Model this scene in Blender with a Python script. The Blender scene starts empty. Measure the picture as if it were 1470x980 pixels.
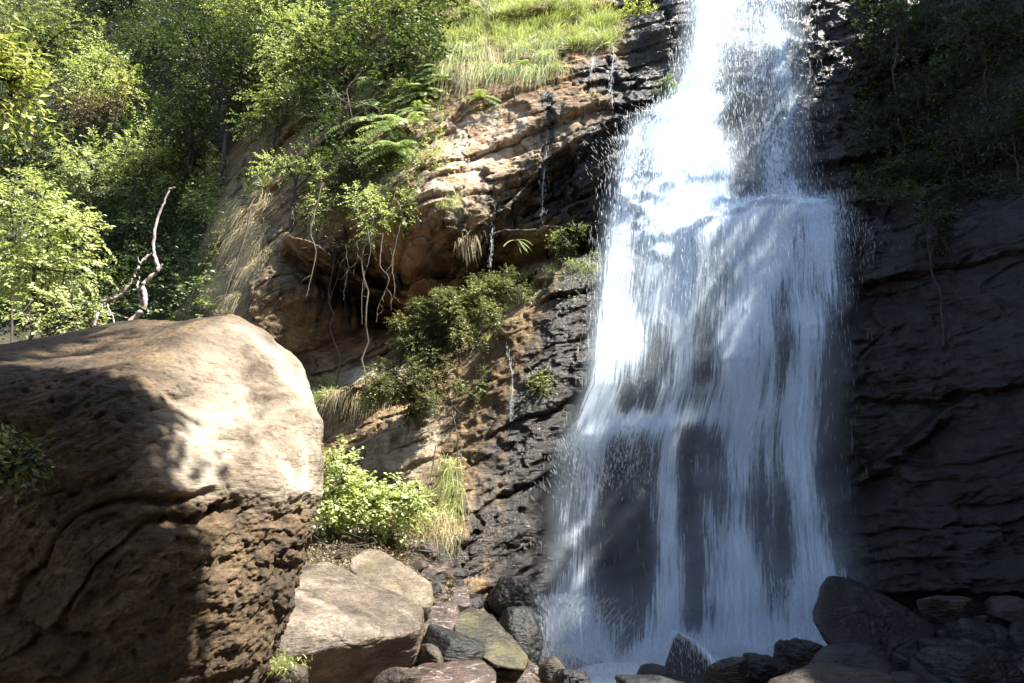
import bpy, bmesh, math
import numpy as np
from mathutils import Vector

S = bpy.context.scene
COL = S.collection
# ---------------------------------------------------------------- camera, sky, sun, exposure
PITCH = math.radians(12.0)
LENS = 28.0
CAM = np.array([0.0, 0.0, 1.6])
cd = bpy.data.cameras.new("camera"); cam = bpy.data.objects.new("camera", cd); COL.objects.link(cam)
cd.lens = LENS; cd.sensor_width = 36.0; cd.clip_start = 0.1; cd.clip_end = 600.0
cam.location = CAM; cam.rotation_euler = (math.radians(90) + PITCH, 0, 0)
S.camera = cam
SUN = Vector((0.55, -0.25, 0.80)).normalized()
w = bpy.data.worlds.new("World"); S.world = w; w.use_nodes = True
nt = w.node_tree; bg = nt.nodes["Background"]
sky = nt.nodes.new("ShaderNodeTexSky"); sky.sky_type = 'NISHITA'; sky.sun_disc = False
sky.sun_elevation = math.asin(SUN.z); sky.sun_rotation = math.atan2(SUN.x, SUN.y)
nt.links.new(sky.outputs[0], bg.inputs[0]); bg.inputs[1].default_value = 0.085
sl = bpy.data.lights.new("sun", 'SUN'); sl.energy = 5.0; sl.angle = math.radians(0.5); sl.color = (1.0, 0.95, 0.86)
so = bpy.data.objects.new("sun", sl); COL.objects.link(so); so.location = (20, -10, 40)
so.rotation_euler = SUN.to_track_quat('Z', 'Y').to_euler()
S.view_settings.view_transform = 'Standard'; S.view_settings.look = 'None'
S.view_settings.exposure = 1.95; S.view_settings.gamma = 1.0; S.view_settings.use_curve_mapping = False
S.render.engine = 'CYCLES'
cy = S.cycles
cy.max_bounces = 6; cy.diffuse_bounces = 3; cy.glossy_bounces = 2; cy.transmission_bounces = 4
cy.transparent_max_bounces = 24; cy.use_denoising = True; cy.sample_clamp_indirect = 8.0
cy.use_adaptive_sampling = True; cy.adaptive_threshold = 0.02

# ---------------------------------------------------------------- maths helpers
K = 36.0 / LENS / 1470.0
CP, SP = math.cos(PITCH), math.sin(PITCH)
def P(px, py, Y):
    "a point of the photograph at world depth Y -> world point"
    px, py, Y = (np.asarray(v, float) for v in (px, py, Y))
    a = (px - 735) * K; b = -(py - 490) * K
    t = Y / (CP - b * SP)
    return np.stack(np.broadcast_arrays(a * t, Y, CAM[2] + (SP + b * CP) * t), -1)
def V3(*a): return np.array(a, float)
def sst(a, b, x):
    t = np.clip((x - a) / (b - a), 0, 1); return t * t * (3 - 2 * t)
def nrm(v): return v / np.maximum(np.linalg.norm(v, axis=-1, keepdims=True), 1e-9)

def _h(ix, iy, iz, seed):
    h = (ix * np.uint32(374761393) + iy * np.uint32(668265263) + iz * np.uint32(2147483647) + np.uint32(seed * 974711 + 13))
    h = (h ^ (h >> np.uint32(13))) * np.uint32(1274126177)
    h = (h ^ (h >> np.uint32(15))) * np.uint32(2246822519)
    return h ^ (h >> np.uint32(16))
def noise(x, y, z, seed=0):
    "gradient noise about -0.7..0.7"
    x, y, z = (a.astype(np.float32) for a in np.broadcast_arrays(np.asarray(x), np.asarray(y), np.asarray(z)))
    xi = np.floor(x); yi = np.floor(y); zi = np.floor(z)
    fx, fy, fz = x - xi, y - yi, z - zi
    X = xi.astype(np.int64).astype(np.uint32); Y = yi.astype(np.int64).astype(np.uint32); Z = zi.astype(np.int64).astype(np.uint32)
    u, v, q = (t * t * t * (t * (t * 6 - 15) + 10) for t in (fx, fy, fz))
    def g(i, j, k):
        h = _h(X + np.uint32(i), Y + np.uint32(j), Z + np.uint32(k), seed)
        gx = (h & np.uint32(1023)).astype(np.float32) / 511.5 - 1
        gy = ((h >> np.uint32(10)) & np.uint32(1023)).astype(np.float32) / 511.5 - 1
        gz = ((h >> np.uint32(20)) & np.uint32(1023)).astype(np.float32) / 511.5 - 1
        return gx * (fx - i) + gy * (fy - j) + gz * (fz - k)
    def lerp(a, b, t): return a + (b - a) * t
    x00 = lerp(g(0, 0, 0), g(1, 0, 0), u); x10 = lerp(g(0, 1, 0), g(1, 1, 0), u)
    x01 = lerp(g(0, 0, 1), g(1, 0, 1), u); x11 = lerp(g(0, 1, 1), g(1, 1, 1), u)
    return lerp(lerp(x00, x10, v), lerp(x01, x11, v), q)
def fbm(x, y, z, oct=4, seed=0, gain=0.5):
    s = 0; a = 1.0
    for o in range(oct):
        s = s + a * noise(x * 2 ** o, y * 2 ** o, z * 2 ** o, seed + o * 7); a *= gain
    return s

# ---------------------------------------------------------------- object helpers
def tag(o, label=None, cat=None, group=None, kind=None):
    if label: o["label"] = label
    if cat: o["category"] = cat
    if group: o["group"] = group
    if kind: o["kind"] = kind
    return o
def empty(name, loc, label=None, cat=None, group=None):
    o = bpy.data.objects.new(name, None); COL.objects.link(o); o.location = [float(c) for c in loc]
    return tag(o, label, cat, group)
def mesh(name, parts, mat, parent=None, smooth=True, attrs=None):
    "parts: list of (verts, faces, var or None); one mesh object. Vertices are in world coordinates."
    parts = [p for p in parts if len(p[0])]
    me = bpy.data.meshes.new(name)
    off = 0; vs = []; fl = []; tot = []; var = []
    for p in parts:
        V, F = p[0], p[1]
        vs.append(V); fl.append((F + off).ravel()); tot.append(np.full(len(F), F.shape[1])); off += len(V)
        a = p[2] if len(p) > 2 and p[2] is not None else 0.5
        var.append(np.broadcast_to(a, (len(V),)))
    V = np.concatenate(vs); L = np.concatenate(fl); T = np.concatenate(tot)
    o = bpy.data.objects.new(name, me); COL.objects.link(o)
    if parent is None:                       # origin at the base of the thing
        org = np.array([V[:, 0].mean(), V[:, 1].mean(), V[:, 2].min()]); o.location = org
    else:
        org = np.array(parent.matrix_world.translation) if parent.parent is None else np.zeros(3)
        org = world_loc(parent); o.parent = parent
    V = V - org
    me.vertices.add(len(V)); me.vertices.foreach_set("co", V.astype(np.float32).ravel())
    me.loops.add(len(L)); me.loops.foreach_set("vertex_index", L.astype(np.int32))
    me.polygons.add(len(T)); me.polygons.foreach_set("loop_start", (np.cumsum(T) - T).astype(np.int32))
    me.polygons.foreach_set("use_smooth", np.full(len(T), smooth))
    at = me.attributes.new("var", 'FLOAT', 'POINT'); at.data.foreach_set("value", np.concatenate(var).astype(np.float32))
    for k, v in (attrs or {}).items():
        if v.ndim == 1:
            at = me.attributes.new(k, 'FLOAT', 'POINT'); at.data.foreach_set("value", v.astype(np.float32))
        else:
            at = me.attributes.new(k, 'FLOAT_VECTOR', 'POINT'); at.data.foreach_set("vector", v.astype(np.float32).ravel())
    me.update(calc_edges=True); me.materials.append(mat)
    return o
def world_loc(o):
    l = np.array(o.location, float)
    while o.parent: o = o.parent; l = l + np.array(o.location, float)
    return l
def gridfaces(nr, nc, closed=False):
    r = np.arange(nr - 1)[:, None]; c = np.arange(nc if closed else nc - 1)[None, :]; c2 = (c + 1) % nc
    a = r * nc + c; b = r * nc + c2; d = (r + 1) * nc + c; e = (r + 1) * nc + c2
    return np.stack([a, b, e, d], -1).reshape(-1, 4)
def tube(pts, rad, sides=6, var=0.5):
    pts = np.asarray(pts, float); n = len(pts); rad = np.broadcast_to(rad, (n,))
    t = nrm(np.gradient(pts, axis=0)); ref = np.where(np.abs(t[:, 2:3]) > .9, V3(1, 0, 0), V3(0, 0, 1))
    s = nrm(np.cross(t, ref)); u = np.cross(s, t)
    a = np.linspace(0, 2 * math.pi, sides, endpoint=False)
    V = pts[:, None] + rad[:, None, None] * (np.cos(a)[None, :, None] * s[:, None] + np.sin(a)[None, :, None] * u[:, None])
    V = V.reshape(-1, 3)
    return (V, gridfaces(n, sides, True), var)
def resample(pts, n):
    "smooth Catmull-Rom resample of a polyline"
    p = np.asarray(pts, float)
    if len(p) < 3: return p[0] + (p[-1] - p[0]) * np.linspace(0, 1, n)[:, None]
    q = np.vstack([2 * p[0] - p[1], p, 2 * p[-1] - p[-2]]); m = len(p) - 1
    t = np.linspace(0, m, n); i = np.minimum(t.astype(int), m - 1); f = (t - i)[:, None]
    a, b, c, d = q[i], q[i + 1], q[i + 2], q[i + 3]
    return 0.5 * (2 * b + (c - a) * f + (2 * a - 5 * b + 4 * c - d) * f ** 2 + (3 * b - a - 3 * c + d) * f ** 3)

# ---------------------------------------------------------------- materials
class NB:
    def __init__(s, name):
        s.m = bpy.data.materials.new(name); s.m.use_nodes = True; s.t = s.m.node_tree; s.t.nodes.clear()
        s.out = s.n("ShaderNodeOutputMaterial")
    def n(s, t, **k):
        o = s.t.nodes.new(t)
        for a, b in k.items(): setattr(o, a, b)
        return o
    def l(s, a, b): s.t.links.new(a, b)
    def val(s, x, sock):
        if hasattr(x, "links") or hasattr(x, "node"): s.l(x, sock)
        else: sock.default_value = x
    def attr(s, name): 
        a = s.n("ShaderNodeAttribute"); a.attribute_name = name; return a
    def coord(s, scale=(1, 1, 1), rot=(0, 0, 0)):
        c = s.n("ShaderNodeTexCoord"); m = s.n("ShaderNodeMapping"); m.inputs[3].default_value = scale; m.inputs[2].default_value = rot
        s.l(c.outputs["Object"], m.inputs[0]); return m.outputs[0]
    def noise(s, vec, scale, detail=6, rough=.6, dist=0.0):
        n = s.n("ShaderNodeTexNoise"); n.inputs["Scale"].default_value = scale; n.inputs["Detail"].default_value = detail
        n.inputs["Roughness"].default_value = rough; n.inputs["Distortion"].default_value = dist
        if vec is not None: s.l(vec, n.inputs["Vector"])
        return n.outputs["Fac"]
    def vor(s, vec, scale, feat='DISTANCE_TO_EDGE'):
        n = s.n("ShaderNodeTexVoronoi"); n.feature = feat; n.inputs["Scale"].default_value = scale; s.l(vec, n.inputs["Vector"]); return n.outputs["Distance"]
    def ramp(s, f, stops):
        r = s.n("ShaderNodeValToRGB"); e = r.color_ramp.elements
        while len(e) < len(stops): e.new(0.5)
        for i, (p, c) in enumerate(stops):
            e[i].position = p; e[i].color = (*c, 1) if not isinstance(c, float) else (c, c, c, 1)
        s.l(f, r.inputs[0]); return r.outputs[0]
    def mix(s, f, a, b, mode='MIX'):
        m = s.n("ShaderNodeMix"); m.data_type = 'RGBA'; m.blend_type = mode
        s.val(f, m.inputs[0]); s.val(a if not isinstance(a, tuple) else (*a, 1), m.inputs[6]); s.val(b if not isinstance(b, tuple) else (*b, 1), m.inputs[7]); return m.outputs[2]
    def math(s, op, a, b=0.0, c=0.0, clamp=False):
        m = s.n("ShaderNodeMath"); m.operation = op; m.use_clamp = clamp
        s.val(a, m.inputs[0]); s.val(b, m.inputs[1]); s.val(c, m.inputs[2]); return m.outputs[0]
    def bump(s, h, strength=.5, dist=.05, nrmal=None):
        b = s.n("ShaderNodeBump"); b.inputs["Strength"].default_value = strength; b.inputs["Distance"].default_value = dist
        s.l(h, b.inputs["Height"])
        if nrmal is not None: s.l(nrmal, b.inputs["Normal"])
        return b.outputs[0]

def rock_mat(name, dark, mid, light, wet=0.0, rot=(0, 0, 0), bscale=1.0, attrs=(), moss=0.0, palelo=(.38, .56), palec=((.42, .355, .265), (.64, .57, .46)), wet_shade_col=(.03, .026, .024), vein=0.0, crack=.03):
    b = NB(name)
    c = b.coord(); st = b.coord((1, 1, 5.0), rot)
    n1 = b.noise(c, 1.1 * bscale, 8, .62, .6); n2 = b.noise(c, 9 * bscale, 6, .65); n3 = b.noise(st, 3.0 * bscale, 7, .65, .4)
    f = b.math('ADD', b.math('MULTIPLY', n1, .55), b.math('ADD', b.math('MULTIPLY', n2, .22), b.math('MULTIPLY', n3, .23)))
    col = b.ramp(f, [(.36, dark), (.5, mid), (.63, light)])
    spot = b.ramp(b.noise(c, 24 * bscale, 5, .75), [(.36, .42), (.5, 1.0), (.66, 1.35)])
    blot = b.ramp(b.noise(c, 2.2 * bscale, 5, .7, .8), [(.38, .6), (.52, 1.0), (.62, 1.12)]); spot = b.mix(1.0, spot, blot, 'MULTIPLY')
    col = b.mix(1.0, col, spot, 'MULTIPLY')
    if vein: 
        v = b.ramp(b.noise(b.coord((1, 1, 9), rot), 1.3, 3, .5, 1.2), [(.485, 0.0), (.5, vein), (.515, 0.0)])
        col = b.mix(v, col, (.5, .45, .38))
    rough = .78
    if "ochre" in attrs:
        ocf = b.math('MULTIPLY', b.attr("ochre").outputs["Fac"], b.ramp(b.noise(c, .9, 5, .6), [(.3, .3), (.6, 1.0)]), clamp=True)
        col = b.mix(ocf, col, b.mix(n2, (.26, .10, .035), (.42, .22, .09)))
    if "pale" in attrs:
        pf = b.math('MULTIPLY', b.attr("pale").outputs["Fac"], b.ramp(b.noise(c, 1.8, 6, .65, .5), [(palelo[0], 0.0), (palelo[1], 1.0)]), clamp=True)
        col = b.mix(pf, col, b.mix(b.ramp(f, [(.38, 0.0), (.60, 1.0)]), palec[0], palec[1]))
    wv = wet
    if "wet" in attrs:
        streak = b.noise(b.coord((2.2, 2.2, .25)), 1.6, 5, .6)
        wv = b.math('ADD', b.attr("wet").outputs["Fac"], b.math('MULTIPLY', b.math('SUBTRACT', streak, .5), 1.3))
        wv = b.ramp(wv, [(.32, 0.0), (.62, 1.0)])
        wc = b.mix(b.ramp(f, [(.38, 0.0), (.62, 1.0)]), wet_shade_col, tuple(min(1, x * 3.6) for x in wet_shade_col))
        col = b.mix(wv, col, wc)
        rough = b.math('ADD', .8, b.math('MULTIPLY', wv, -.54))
    elif wet > 0:
        rough = .8 - .45 * wet
    if moss or "moss" in attrs:
        mf = b.ramp(b.noise(c, 2.6, 7, .7), [(.46, 0.0), (.60, 1.0)])
        mf = b.math('MULTIPLY', mf, b.attr("moss").outputs["Fac"] if "moss" in attrs else moss, clamp=True)
        col = b.mix(mf, col, b.mix(n2, (.03, .034, .008), (.12, .11, .03)))
    bs = b.n("ShaderNodeBsdfPrincipled"); b.l(col, bs.inputs["Base Color"]); b.val(rough, bs.inputs["Roughness"])
    bs.inputs["Specular IOR Level"].default_value = .5
    h = b.math('ADD', b.math('MULTIPLY', b.noise(c, 5 * bscale, 9, .68), 1.0), b.math('MULTIPLY', b.noise(st, 4.5 * bscale, 8, .65), .9))
    h = b.math('ADD', h, b.math('MULTIPLY', b.ramp(b.vor(b.mix(.12, c, b.n("ShaderNodeTexNoise").outputs["Color"]), 2.3 * bscale), [(0.0, 0.0), (.05, 1.0)]), crack))
    b.l(b.bump(h, .8, .07 / bscale), bs.inputs["Normal"]); b.l(bs.outputs[0], b.out.inputs[0])
    return b.m
def leaf_mat(name, c0, c1, c2, trans=.42, gloss=.05, rough=.5):
    b = NB(name); v = b.attr("var").outputs["Fac"]
    col = b.ramp(v, [(0.0, c0), (.5, c1), (1.0, c2)])
    d = b.n("ShaderNodeBsdfDiffuse"); t = b.n("ShaderNodeBsdfTranslucent"); g = b.n("ShaderNodeBsdfGlossy"); g.inputs["Roughness"].default_value = rough
    g.inputs[0].default_value = (.9, .95, .9, 1)
    b.l(col, d.inputs[0]); b.l(b.mix(1.0, col, (1.15, 1.25, .7), 'MULTIPLY'), t.inputs[0])
    m = b.n("ShaderNodeMixShader"); m.inputs[0].default_value = trans; b.l(d.outputs[0], m.inputs[1]); b.l(t.outputs[0], m.inputs[2])
    m2 = b.n("ShaderNodeMixShader"); m2.inputs[0].default_value = gloss; b.l(m.outputs[0], m2.inputs[1]); b.l(g.outputs[0], m2.inputs[2])
    b.l(m2.outputs[0], b.out.inputs[0]); return b.m
def bark_mat(name, a, c):
    b = NB(name); co = b.coord((1, 1, .3)); n = b.noise(co, 14, 6, .65)
    bs = b.n("ShaderNodeBsdfPrincipled"); b.l(b.ramp(n, [(.35, a), (.65, c)]), bs.inputs["Base Color"]); bs.inputs["Roughness"].default_value = .85
    b.l(b.bump(n, .6, .02), bs.inputs["Normal"]); b.l(bs.outputs[0], b.out.inputs[0]); return b.m

M = {}
M['cliff'] = rock_mat('cliff_rock', (.06, .040, .021), (.19, .122, .058), (.37, .26, .135), attrs=("wet", "ochre", "moss", "pale"), rot=(0, math.radians(18), 0), wet_shade_col=(.0072, .0056, .0044))  # wet rock tone, taken darker still to hold the right wall's shade
M['boulder'] = rock_mat('boulder_rock', (.026, .017, .009), (.082, .052, .025), (.18, .122, .064), rot=(0, math.radians(28), 0), attrs=("pale",), bscale=1.5, palelo=(.32, .55), palec=((.20, .155, .11), (.46, .395, .31)))  # brown kept dark to paint in shade on the front and left side
M['tan'] = rock_mat('tan_rock', (.05, .037, .027), (.125, .096, .07), (.26, .21, .165), wet=.9, bscale=1.5, rot=(0, .3, 0))
M['tanmoss'] = rock_mat('mossy_tan_rock', (.055, .04, .028), (.14, .105, .072), (.27, .22, .165), wet=.3, bscale=1.5, moss=.4)
M['red'] = rock_mat('red_rock', (.022, .014, .010), (.06, .036, .026), (.14, .095, .07), wet=.9, bscale=2, vein=.5, rot=(0, -.3, .3))
M['dark'] = rock_mat('dark_rock', (.008, .007, .007), (.018, .017, .017), (.045, .042, .04), wet=.9, bscale=1.7)
M['darkvein'] = rock_mat('dark_veined_rock', (.008, .007, .007), (.018, .017, .017), (.05, .046, .044), wet=.9, bscale=1.9, vein=.35, rot=(.3, 1.0, 0))
M['mossrock'] = rock_mat('mossy_wet_rock', (.012, .010, .007), (.034, .028, .017), (.10, .08, .055), wet=.85, bscale=1.8, moss=.6)
M['brown'] = rock_mat('brown_rock', (.024, .018, .013), (.06, .046, .034), (.14, .11, .088), wet=.6, bscale=1.8)
M['soil'] = rock_mat('soil', (.03, .021, .013), (.07, .05, .03), (.15, .115, .075), bscale=2.5)
M['hill'] = rock_mat('hill_soil', (.015, .015, .008), (.035, .034, .016), (.07, .06, .03), bscale=.6)

# ---------------------------------------------------------------- the cliff surface
KEYS = [  # px, py, Y on the rock face
 # behind and beside the fall
 (1100,-150,22),(1100,0,20.6),(1010,60,20.2),(1000,130,19.6),(1100,250,19.4),(1180,150,20.2),(1010,200,18.9),(960,330,18.4),
 (1090,330,18.7),(1190,330,18.4),(900,330,18.7),(870,450,18.2),(950,600,18.1),(1050,600,18.2),(1150,620,18.1),(860,640,17.9),(900,940,17.4),(1050,960,17.4),(800,930,17.2),
 # right side
 (1230,80,20.4),(1260,330,18.2),(1260,600,17.6),(1250,900,17.2),(1330,150,19.6),(1400,330,17.2),(1400,600,16.6),(1470,600,15.9),(1470,330,16.4),(1470,900,15.8),(1470,0,18.2),(1350,0,19.6),(1350,900,16.8),
 (1600,300,15.4),(1600,900,15.0),(1600,0,16.5),
 # left of the fall, upper slab
 (930,40,20.8),(900,110,20.6),(940,150,19.6),(850,100,20.2),(760,110,20.4),(720,80,21.2),(760,200,19.6),(700,240,19.4),(820,200,19.1),(640,330,18.8),(600,350,18.6),(560,300,19.4),(620,200,20.4),(600,120,21.6),
 (700,30,23),(820,20,23),(900,10,22.5),(560,40,24),(700,-80,27),(850,-80,26),(560,-80,28),(980,-60,23),
 # cave below the upper slab
 (640,400,21.6),(560,430,22.0),(720,380,20.4),(500,470,22.2),(560,500,20.8),(450,500,22.0),(800,350,19.3),
 # buttress
 (860,380,18.3),(800,420,17.9),(740,480,17.8),(770,600,17.2),(700,620,17.2),(660,720,16.6),(640,790,16.2),(740,800,16.6),(700,900,16.2),(690,520,18.2),(640,600,18.1),
 (560,580,18.4),(520,560,18.8),(600,680,17.4),(540,700,17.6),(480,650,18.6),(480,760,17.0),
 # earth bank
 (470,340,20.6),(440,400,20.6),(400,470,20.6),(350,420,21.4),(330,480,21),(400,300,22.4),(470,220,22.6),(300,440,23.6),(330,330,25),(420,200,24.5),(480,100,25),
 # the wooded hill
 (250,460,26),(200,480,26),(100,500,26),(0,500,26),(250,350,30),(100,350,30),(0,350,30),(300,200,32),(100,200,35),(-100,200,34),(-150,480,25),(400,80,30),(300,0,38),(100,0,42),(-100,0,42),
 (400,-150,40),(100,-200,50),(-400,200,34),(-400,500,22),(-400,-100,45),(700,-200,34),(1000,-250,30),(1300,-200,24),(1600,-200,20),
 (300,600,20),(100,650,20),(-100,650,20),(-400,700,17),(300,900,18),(0,900,18),
]
KA = np.array(KEYS, float); KP = P(KA[:, 0], KA[:, 1], KA[:, 2]); KP = KP[KP[:, 2] < 45]
def tps_fit(xy, v, lam):
    n = len(xy); d2 = ((xy[:, None] - xy[None]) ** 2).sum(-1); Kk = np.where(d2 > 0, .5 * d2 * np.log(np.maximum(d2, 1e-12)), 0)
    A = np.zeros((n + 3, n + 3)); A[:n, :n] = Kk + lam * np.eye(n); A[:n, n] = 1; A[:n, n + 1:] = xy; A[n, :n] = 1; A[n + 1:, :n] = xy.T
    return np.linalg.solve(A, np.concatenate([v, np.zeros(3)]))
def tps_eval(xy, wts, q):
    sh = q.shape[:-1]; q = q.reshape(-1, 2); r = np.zeros(len(q)); n = len(xy)
    for i in range(n):
        d2 = ((q - xy[i]) ** 2).sum(-1); r += wts[i] * .5 * d2 * np.log(np.maximum(d2, 1e-12))
    return (r + wts[n] + q @ wts[n + 1:]).reshape(sh)
KXY = KP[:, [0, 2]]; KW = tps_fit(KXY, KP[:, 1], 0.15)
# a coarse table of the smooth face, read back by bilinear lookup
TX = np.linspace(-42, 16, 291); TZ = np.linspace(-4, 42, 231)
TAB = np.clip(tps_eval(KXY, KW, np.stack(np.meshgrid(TX, TZ, indexing='xy'), -1)), 14.0, 60.0)
def lut(T, x, z):
    fx = np.clip((x - TX[0]) / (TX[1] - TX[0]), 0, len(TX) - 1.001); fz = np.clip((z - TZ[0]) / (TZ[1] - TZ[0]), 0, len(TZ) - 1.001)
    i = fx.astype(int); j = fz.astype(int); u = fx - i; v = fz - j
    return (T[j, i] * (1 - u) + T[j, i + 1] * u) * (1 - v) + (T[j + 1, i] * (1 - u) + T[j + 1, i + 1] * u) * v
def ledge_curve(pts):
    q = np.array([P(a, b, c) for a, b, c in pts]); return q[:, 0], q[:, 2]
LEDGES = [  # polyline, height of the lip (protrusion), depth of recess under, fade ends
 (ledge_curve([(590, 385, 18.8), (700, 305, 19), (780, 225, 19), (870, 180, 19), (960, 155, 19.2), (1060, 150, 19.5)]), .8, .5),
 (ledge_curve([(560, 400, 18.8), (640, 365, 18.8), (720, 320, 19), (860, 318, 18.6)]), .8, 1.5),
 (ledge_curve([(405, 330, 20.5), (450, 345, 19.6), (510, 375, 19.0), (570, 385, 18.8)]), .9, 2.2),
 (ledge_curve([(700, 475, 17.9), (760, 420, 18), (860, 345, 18.3)]), .5, .1),
 (ledge_curve([(985, 332, 18.3), (1020, 316, 18.3), (1060, 300, 18.4), (1110, 284, 18.4), (1160, 292, 18.4), (1210, 276, 18.4), (1300, 272, 18.3), (1400, 262, 17.6)]), .6, .15),
 (ledge_curve([(820, 640, 17.8), (870, 615, 17.8), (940, 608, 18), (1010, 595, 18.1)]), .22, .12),
 (ledge_curve([(720, 78, 20.6), (800, 62, 20.6), (900, 48, 20.8), (1000, 35, 20.8)]), .35, .25),
 (ledge_curve([(440, 560, 19), (520, 545, 18.8), (590, 540, 18.6)]), .7, .9),
 (ledge_curve([(980, 690, 18), (1060, 680, 18), (1120, 678, 18)]), .12, .05),
 (ledge_curve([(1200, 720, 17.5), (1290, 640, 17.4), (1400, 560, 16.8)]), .35, .3),
]
def face0(x, z):
    "rock face with ledges, no fine relief"
    y = lut(TAB, x, z)
    for (lx, lz), lip, rec in LEDGES:
        m = sst(lx[0] - .5, lx[0] + .3, x) * (1 - sst(lx[-1] - .3, lx[-1] + .5, x))
        d = z - np.interp(x, lx, lz) + .14 * noise(x * 1.7, 3.1, 7.7, 5)
        above = sst(-.03, .10, d) * np.exp(-np.maximum(d, 0) / 1.3)
        below = np.where(d < 0, np.exp(d / .9), 0)
        under = np.where(d < -.12, np.exp((d + .12) / .45) * sst(0, -.5, d + .12 + .0) * 1.8, 0)
        y = y + m * (lip * .55 * above - lip * .6 * below * sst(-1.6, 0.0, d) + rec * under)
    return y
LX = np.linspace(-9.5, 11.5, 701); LZ = np.linspace(-3, 18, 701)
def h2(i, j, seed):
    i = i.astype(np.int64).astype(np.uint32); j = j.astype(np.int64).astype(np.uint32)
    return (_h(i, j, i * np.uint32(0), seed) & np.uint32(65535)).astype(np.float32) / 32767.5 - 1
_xs = np.linspace(-16, 18, 500); _dd = np.interp(_xs, [-12, -6, 0, 3, 8, 12], [.60, .55, .42, .22, .12, .16]); _zi = np.cumsum(_dd) * (_xs[1] - _xs[0])
def beds(x, z, f, asp, seed, rag=1.0):
    "bedded rock: each bed is cut into long blocks that stick out by different amounts"
    s = z - np.interp(x, _xs, _zi) + .30 * fbm(x * .3, z * .3, 1.5, 3, 31)
    k = s * f + rag * (.30 * noise(x * f * .5, z * f * .5, 1.0, seed) + .16 * noise(x * f * 2.3, z * f * 2.3, 2.0, seed + 1) + .07 * noise(x * f * 7, z * f * 7, 3.0, seed + 2))
    ki = np.floor(k); fr = k - ki
    xb = x * f / asp + 5 * h2(ki, ki * 0, seed + 3) + .25 * noise(x * f * .8, z * f * 1.6, 4.0, seed + 4) + .06 * noise(x * f * 5, z * f * 5, 4.0, seed + 5)
    xi = np.floor(xb); fx = xb - xi
    h = h2(ki, xi, seed + 6); hn = h2(ki + 1, np.floor(x * f / asp + 5 * h2(ki + 1, ki * 0, seed + 3)), seed + 6)
    e = np.minimum(fr, 1 - fr); ex = np.minimum(fx, 1 - fx) * asp
    open_ = .3 + .9 * sst(-.2, .3, noise(x * f * .35, ki * 1.7, 4.0, seed + 7))
    gr = np.exp(-(e / .05) ** 2) * open_ + .8 * np.exp(-(ex / .07) ** 2) * sst(-.1, .5, h2(xi, ki, seed + 8))
    tilt = (fr - .5) * h2(xi, ki, seed + 9)
    return (-h * .7 - tilt * .35) / f, gr / f, s
def relief(x, z, y):
    reg = lambda px, py, r, ry=None: ramp0(x, z, px, py, r, ry)
    big = .55 + .45 * sst(-.25, .3, fbm(x * .4, z * .4, 3.3, 2, 12))
    step = np.clip(.30 + .8 * reg(790, 270, 150, 90) + .6 * reg(650, 360, 120, 60) - .27 * reg(750, 620, 130, 240) + .5 * reg(900, 100, 90) - .10 * reg(690, 170, 70, 50) - .20 * sst(6.6, 7.8, x), .03, 1)
    a1, g1, s = beds(x, z, .75, 3.2, 101, .8); a2, g2, _ = beds(x, z, 1.9, 3.0, 121); a3, g3, _ = beds(x, z, 5.2, 2.6, 141); a4, g4, _ = beds(x, z, 12.0, 2.4, 161)
    m3 = sst(-.35, .35, fbm(x * .8, z * .8, 6.6, 3, 14)); m4 = sst(-.3, .4, fbm(x * 1.1, z * 1.1, 7.6, 3, 16))
    r = .42 * big * a1 + (.10 + .75 * step) * .8 * a2 + (.05 + step * m3) * 1.0 * a3 + step * m4 * .9 * a4
    r = r + .20 * big * g1 * .6 + (.15 + step) * .30 * g2 + step * m3 * .45 * g3 + step * m4 * .4 * g4
    r = r + .10 * reg(730, 660, 130, 190) * fbm(x * 1.4, (z - .45 * x) * 3.2, 1.0, 4, 171) + .22 * fbm(x * .5, z * .5, 5.5, 3, 51) + sst(6.2, 7.6, x) * (.30 * fbm(x * .8 + z * .3, z * .7 - x * .4, 2.5, 4, 151) - .0 + .10 * np.exp(-(noise(x * .55 + z * .35, z * .95 - x * .45, 7.7, 153) / .018) ** 2) * sst(-.1, .2, noise(x * .6, z * .6, 1.0, 154)) + .16 * np.abs(fbm(x * 1.3 + z * .2, z * 2.6 - x * .5, 4.5, 4, 155))) + .085 * fbm(x * 2.2, z * 3.4, y * .0 + 1, 5, 55, .55) + .016 * fbm(x * 14, z * 16, y * 0, 2, 57)
    return r
def ramp0(x, z, px, py, r, ry=None):
    c = P(px, py, 18.6); s = 18.6 * K; ry = ry or r
    return np.exp(-(((x - c[0]) / (r * s)) ** 2 + ((z - c[2]) / (ry * s)) ** 2))
FTX, FTZ = np.meshgrid(np.linspace(-42, 16, 582), np.linspace(-4, 42, 462))
FT = face0(FTX, FTZ); _m = (FTX > -11.5) & (FTX < 14.5) & (FTZ < 19); FT[_m] += relief(FTX[_m], FTZ[_m], FTX[_m]) * (.25 + .75 * sst(-11.5, -9.0, FTX[_m]))
def flut(x, z):
    fx = np.clip((x + 42) / 58 * 581, 0, 580.99); fz = np.clip((z + 4) / 46 * 461, 0, 460.99); i = fx.astype(int); j = fz.astype(int); u = fx - i; v = fz - j
    return (FT[j, i] * (1 - u) + FT[j, i + 1] * u) * (1 - v) + (FT[j + 1, i] * (1 - u) + FT[j + 1, i + 1] * u) * v
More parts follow.
